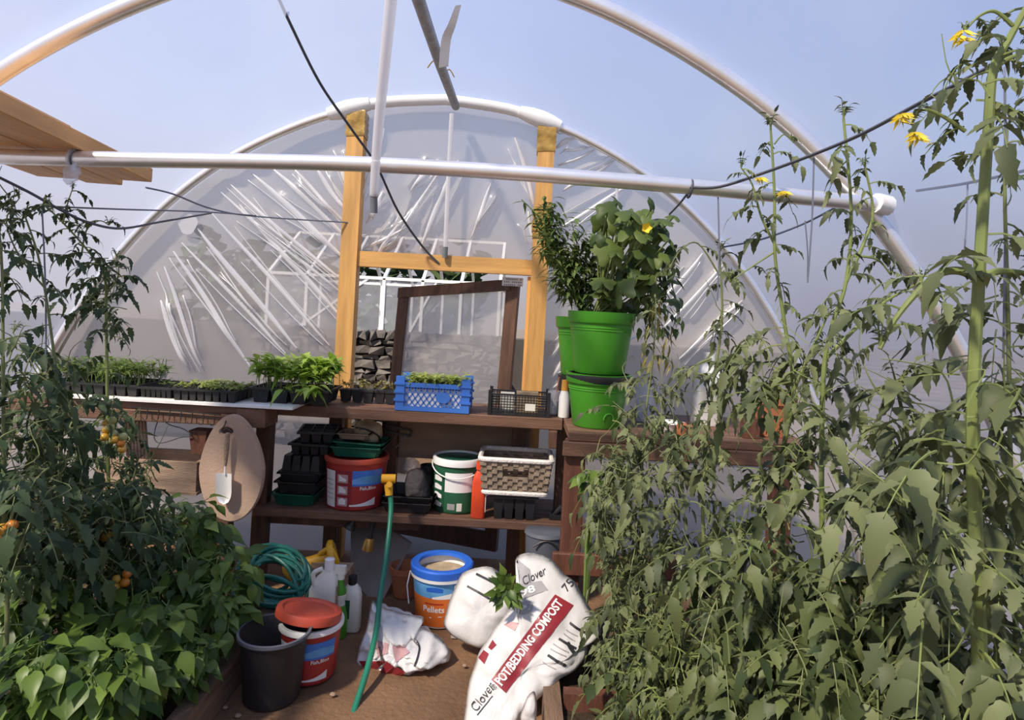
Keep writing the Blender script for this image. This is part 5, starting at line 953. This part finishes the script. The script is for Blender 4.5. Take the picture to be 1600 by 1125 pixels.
def pepper(label, x, y, d, R, cnt, L=.085, seed=0, lm='l_pep', sq=1.0):
    L *= .84; cnt = int(cnt*1.45)
    r = random.Random(seed); c = P(x, y, d); b = V((c.x, c.y, .07)); t = thing('pepper_plant', label, 'plant', b, 'pepper plants in the left bed'); sm, fm = MB(), MB(); RR = R*d/F
    for k in range(7):
        a = 2*PI*k/7+r.random(); tip = c+V((math.cos(a)*RR*.75, math.sin(a)*RR*.6, RR*r.uniform(.1, .85)*sq)); sm.tube(smooth([b, b.lerp(c, .6)+rv(r, .01), c.lerp(tip, .4)+rv(r, .02), tip], 4), [.007-.0004*i for i in range(13)], 5)
    for i in range(cnt):
        u = V((r.gauss(0, 1), r.gauss(0, 1), r.gauss(.25, 1))).normalized()*RR*r.uniform(.45, 1.08); p = c+V((u.x, u.y*.85, u.z*sq))
        if p.z < .10: p.z = .10+.1*r.random()
        o = V((u.x, u.y-.03, 0)); o = o.normalized() if o.length > .01 else V((0, -1, 0)); dd = (o+V((0, -.25, r.uniform(-1.1, .35)))+rv(r, .35)).normalized(); ll = L*r.uniform(.55, 1.25)
        sm.tube([p-dd*ll*.45-V((0, 0, .004)), p], .0014, 3, cap=False); fm.leaf(p, dd, ll, ll*r.uniform(.48, .62), (r.uniform(-.3, .3), -.3, 1), r.uniform(.1, .4), r.uniform(.15, .6), (0, .72, 1., .78, .34), .05)
    sm.build('stem', 'stemgreen', t); fm.build('foliage', lm, t, autos=False); return t
pepper('light green pepper plant just below the oval kneeling pad', 290, 838, 2.55, 62, 120, .10, 41)
pepper('pepper plant right against the green hose coil', 345, 905, 2.45, 52, 90, .085, 42)
pepper('pepper plant overhanging the left bed edge beside the black pot', 330, 965, 2.32, 52, 100, .085, 43)
pepper('pepper plant behind the one that overhangs the bed edge', 262, 930, 2.35, 60, 110, .09, 44)
pepper('pepper plant in the middle of the left bed front', 215, 1010, 2.05, 82, 150, .09, 45)
pepper('shaded pepper plant under the orange tomatoes', 130, 975, 2.1, 85, 150, .09, 46)
pepper('pepper plant at the left edge below the dark tomato plant', 35, 965, 1.95, 85, 150, .09, 47)
pepper('nearest pepper plant in the bottom left corner', 45, 1085, 1.72, 85, 130, .095, 48)
pepper('pepper plant along the lower left beside the corner one', 150, 1085, 1.78, 85, 140, .095, 49)
pepper('low pepper plant nearest the left edge board', 285, 1035, 2.08, 50, 80, .085, 50, sq=.8)
pepper('young pepper plant showing at the foot of the right bench', 925, 755, 2.62, 22, 22, .09, 51)
# ---- in the green pots
r = random.Random(5); b = cR+V((0, 0, .201+.27)); t = thing('chilli_plant', 'tall chilli plant with narrow leaves in the rear green pot', 'plant', b); sm, fm = MB(), MB()
for k in range(19):
    x1, y1 = r.uniform(842, 958), r.uniform(300, 440); tip = P(x1, y1, 3.28+r.uniform(-.1, .1)); m_ = b.lerp(tip, .5)+V((r.uniform(-.03, .03), 0, .03)); q = smooth([b+V((r.uniform(-.02, .02), 0, 0)), m_, tip], 6); sm.tube(q, [.0045-.00025*i for i in range(13)], 5)
    for i in range(58):
        x = 2+9.9*math.sqrt(r.random()); j = int(x); p = q[j].lerp(q[j+1], x-j)+rv(r, .045); a = r.uniform(0, 2*PI); fm.leaf(p, (math.cos(a), math.sin(a)-.2, r.uniform(-.7, .5)), r.uniform(.055, .095), r.uniform(.017, .028), bend=.4, shape=(0, .8, 1, .7, .3))
q = smooth([P(862, 420, 3.28), P(848, 350, 3.26), P(815, 312, 3.25)], 6); sm.tube(q, .003, 5)
for i in range(16): p = q[r.randint(3, 11)]; a = r.uniform(0, 2*PI); fm.leaf(p, (math.cos(a), math.sin(a), r.uniform(-.7, .3)), .07, .017, bend=.4)
sm.build('stem', 'stemgreen', t); fm.build('foliage', 'l_chil', t, autos=False)
r = random.Random(6); b = cU+V((0, 0, .262)); t = thing('cucumber_plant', 'cucumber plant with large lobed leaves and yellow flower in the upper green pot', 'plant', b); sm, fm = MB(), MB()
def lobed(mb, p, n, up, s):                 # a broad five lobed blade
    R = frame(n, up); vs = [V((0, 0, 0))]; K = 30
    for i in range(K):
        a = 2*PI*i/K; rr_ = s*(.88+.11*math.cos(5*(a-PI/2))+.035*math.sin(15*a))*(1-.75*math.exp(-((a-1.5*PI)/.35)**2)); vs.append(V((rr_*math.cos(a)*.95, rr_*math.sin(a), -.28*rr_*rr_/s+.035*math.sin(5*a)*rr_)))
    mid = [V((v.x*.5, v.y*.5, v.z*.25+.008)) for v in vs[1:]]; vs = vs+mid
    mb.add([p+R@v for v in vs], [(0, 1+K+i, 1+K+(i+1) % K) for i in range(K)]+[(1+K+i, 1+i, 1+(i+1) % K, 1+K+(i+1) % K) for i in range(K)])
LV = [(940, 350, .085), (985, 335, .10), (1030, 345, .09), (955, 395, .11), (1010, 400, .08), (1045, 375, .06), (942, 440, .07), (970, 455, .10), (1000, 470, .08), (1025, 430, .08), (975, 420, .09), (950, 330, .07), (1052, 340, .05), (1010, 360, .08), (950, 470, .06), (985, 375, .08), (1035, 405, .07), (960, 480, .07), (995, 435, .07), (945, 400, .08), (950, 440, .09), (990, 360, .09), (1020, 370, .08), (965, 350, .09), (1015, 450, .08), (940, 460, .08), (980, 480, .08), (1040, 360, .07), (1000, 410, .10), (965, 405, .10), (1045, 440, .06)]
LV += [(r.uniform(930, 1058), r.uniform(318, 490), r.uniform(.035, .06)) for i in range(40)]
for x, y, s in LV:
    p = P(x, y, 3.0+r.uniform(-.16, .12)); sm.tube(smooth([b+V((r.uniform(-.05, .05), 0, 0)), b.lerp(p, .6)+V((r.uniform(-.02, .02), .03, .02)), p], 4), .0038, 5); lobed(fm, p, V((r.uniform(-.8, .8), -1+r.uniform(-.2, .8), r.uniform(.0, 1.5))), (1, 0, r.uniform(-.4, .4)), s*r.uniform(.75, 1.1))
for i in range(150):
    x, y = r.uniform(985, 1062), r.uniform(400, 520); x += (y-460)*.12; p = P(x, y, 3.0+r.uniform(-.12, .1)); fm.leaf(p, (r.uniform(-.6, .6), r.uniform(-1, .2), -1+r.uniform(-.2, .8)), r.uniform(.05, .09), r.uniform(.016, .032), bend=r.uniform(-.4, .6))
sm.build('stem', 'stempale', t); fm.build('foliage', 'l_cuc', t, autos=False); mb = MB(); c = P(1009, 357, 2.74)
for k in range(5): a = 2*PI*k/5; mb.leaf(c, (math.cos(a)*.9, -.6, math.sin(a)*.9), .034, .026, (0, -1, 0), bend=-.2, shape=(0, .8, 1, .8, .4))
mb.build('flower', 'petal', t, autos=False); mb = MB()
for i in range(46): p = P(r.uniform(1000, 1050), r.uniform(470, 570), 2.92+r.uniform(-.05, .05)); mb.leaf(p, (r.uniform(-.5, .5), -.3, -1), r.uniform(.05, .09), r.uniform(.010, .02), bend=r.uniform(-.5, .8))
mb.build('dead_leaves', 'l_yellowing', t, autos=False)['label'] = 'dried straw coloured leaves'
# ================================================================ camera, sky and sun
cam = bpy.data.cameras.new('camera'); co = bpy.data.objects.new('camera', cam); C.objects.link(co)
cam.sensor_fit = 'HORIZONTAL'; cam.sensor_width = 36; cam.lens = 36*F/1600; cam.shift_x = -(CX-800)/1600; cam.shift_y = (CY-562.5)/1600
cam.clip_start = .05; cam.clip_end = 200
co.matrix_world = Matrix(((CA, -SA, 0, 0), (0, 0, -1, 0), (SA, CA, 0, EYE), (0, 0, 0, 1)))
bpy.context.scene.camera = co
w = bpy.data.worlds.new('sky'); bpy.context.scene.world = w; w.use_nodes = True; nt = w.node_tree; N = nt.nodes; L = nt.links
bg = N['Background']; tc = N.new('ShaderNodeTexCoord'); sp = N.new('ShaderNodeSeparateXYZ'); L.new(tc.outputs['Generated'], sp.inputs[0])
r = N.new('ShaderNodeValToRGB'); e = r.color_ramp.elements
e[0].position = .0; e[0].color = (.50, .46, .48, 1); e[1].position = 1.; e[1].color = (.20, .34, .82, 1)
for p, c in ((.10, (.56, .55, .62, 1)), (.24, (.54, .66, .94, 1)), (.5, (.38, .53, .95, 1))):
    q = e.new(p); q.color = c
nz = N.new('ShaderNodeTexNoise'); nz.inputs['Scale'].default_value = 2.2; nz.inputs['Detail'].default_value = 6; nz.inputs['Roughness'].default_value = .55
L.new(tc.outputs['Generated'], nz.inputs['Vector'])
mr = N.new('ShaderNodeMapRange'); mr.inputs[1].default_value = .5; mr.inputs[2].default_value = .75; mr.inputs[3].default_value = 0; mr.inputs[4].default_value = .55
L.new(nz.outputs['Fac'], mr.inputs[0]); mx = N.new('ShaderNodeMix'); mx.data_type = 'RGBA'
L.new(mr.outputs[0], mx.inputs[0]); L.new(sp.outputs[2], r.inputs[0]); L.new(r.outputs[0], mx.inputs[6]); mx.inputs[7].default_value = (.80, .83, .90, 1)
L.new(mx.outputs[2], bg.inputs[0]); bg.inputs[1].default_value = .80
sun = bpy.data.lights.new('sun', 'SUN'); so = bpy.data.objects.new('sun', sun); C.objects.link(so)
sun.energy = 7.0; sun.angle = math.radians(4); sun.color = (1, .87, .70)
so.rotation_euler = V((.46, .54, -.78)).to_track_quat('-Z', 'Y').to_euler(); so.location = (-3, -4, 6)
sc = bpy.context.scene; vs_ = sc.view_settings; sc.display_settings.display_device = 'sRGB'
vs_.view_transform = 'Standard'; vs_.look = 'None'; vs_.gamma = 1; vs_.use_curve_mapping = False; vs_.exposure = .2
sc.cycles.max_bounces = 12; sc.cycles.transparent_max_bounces = 24; sc.cycles.diffuse_bounces = 5; sc.cycles.use_denoising = True; sc.cycles.sample_clamp_indirect = 6
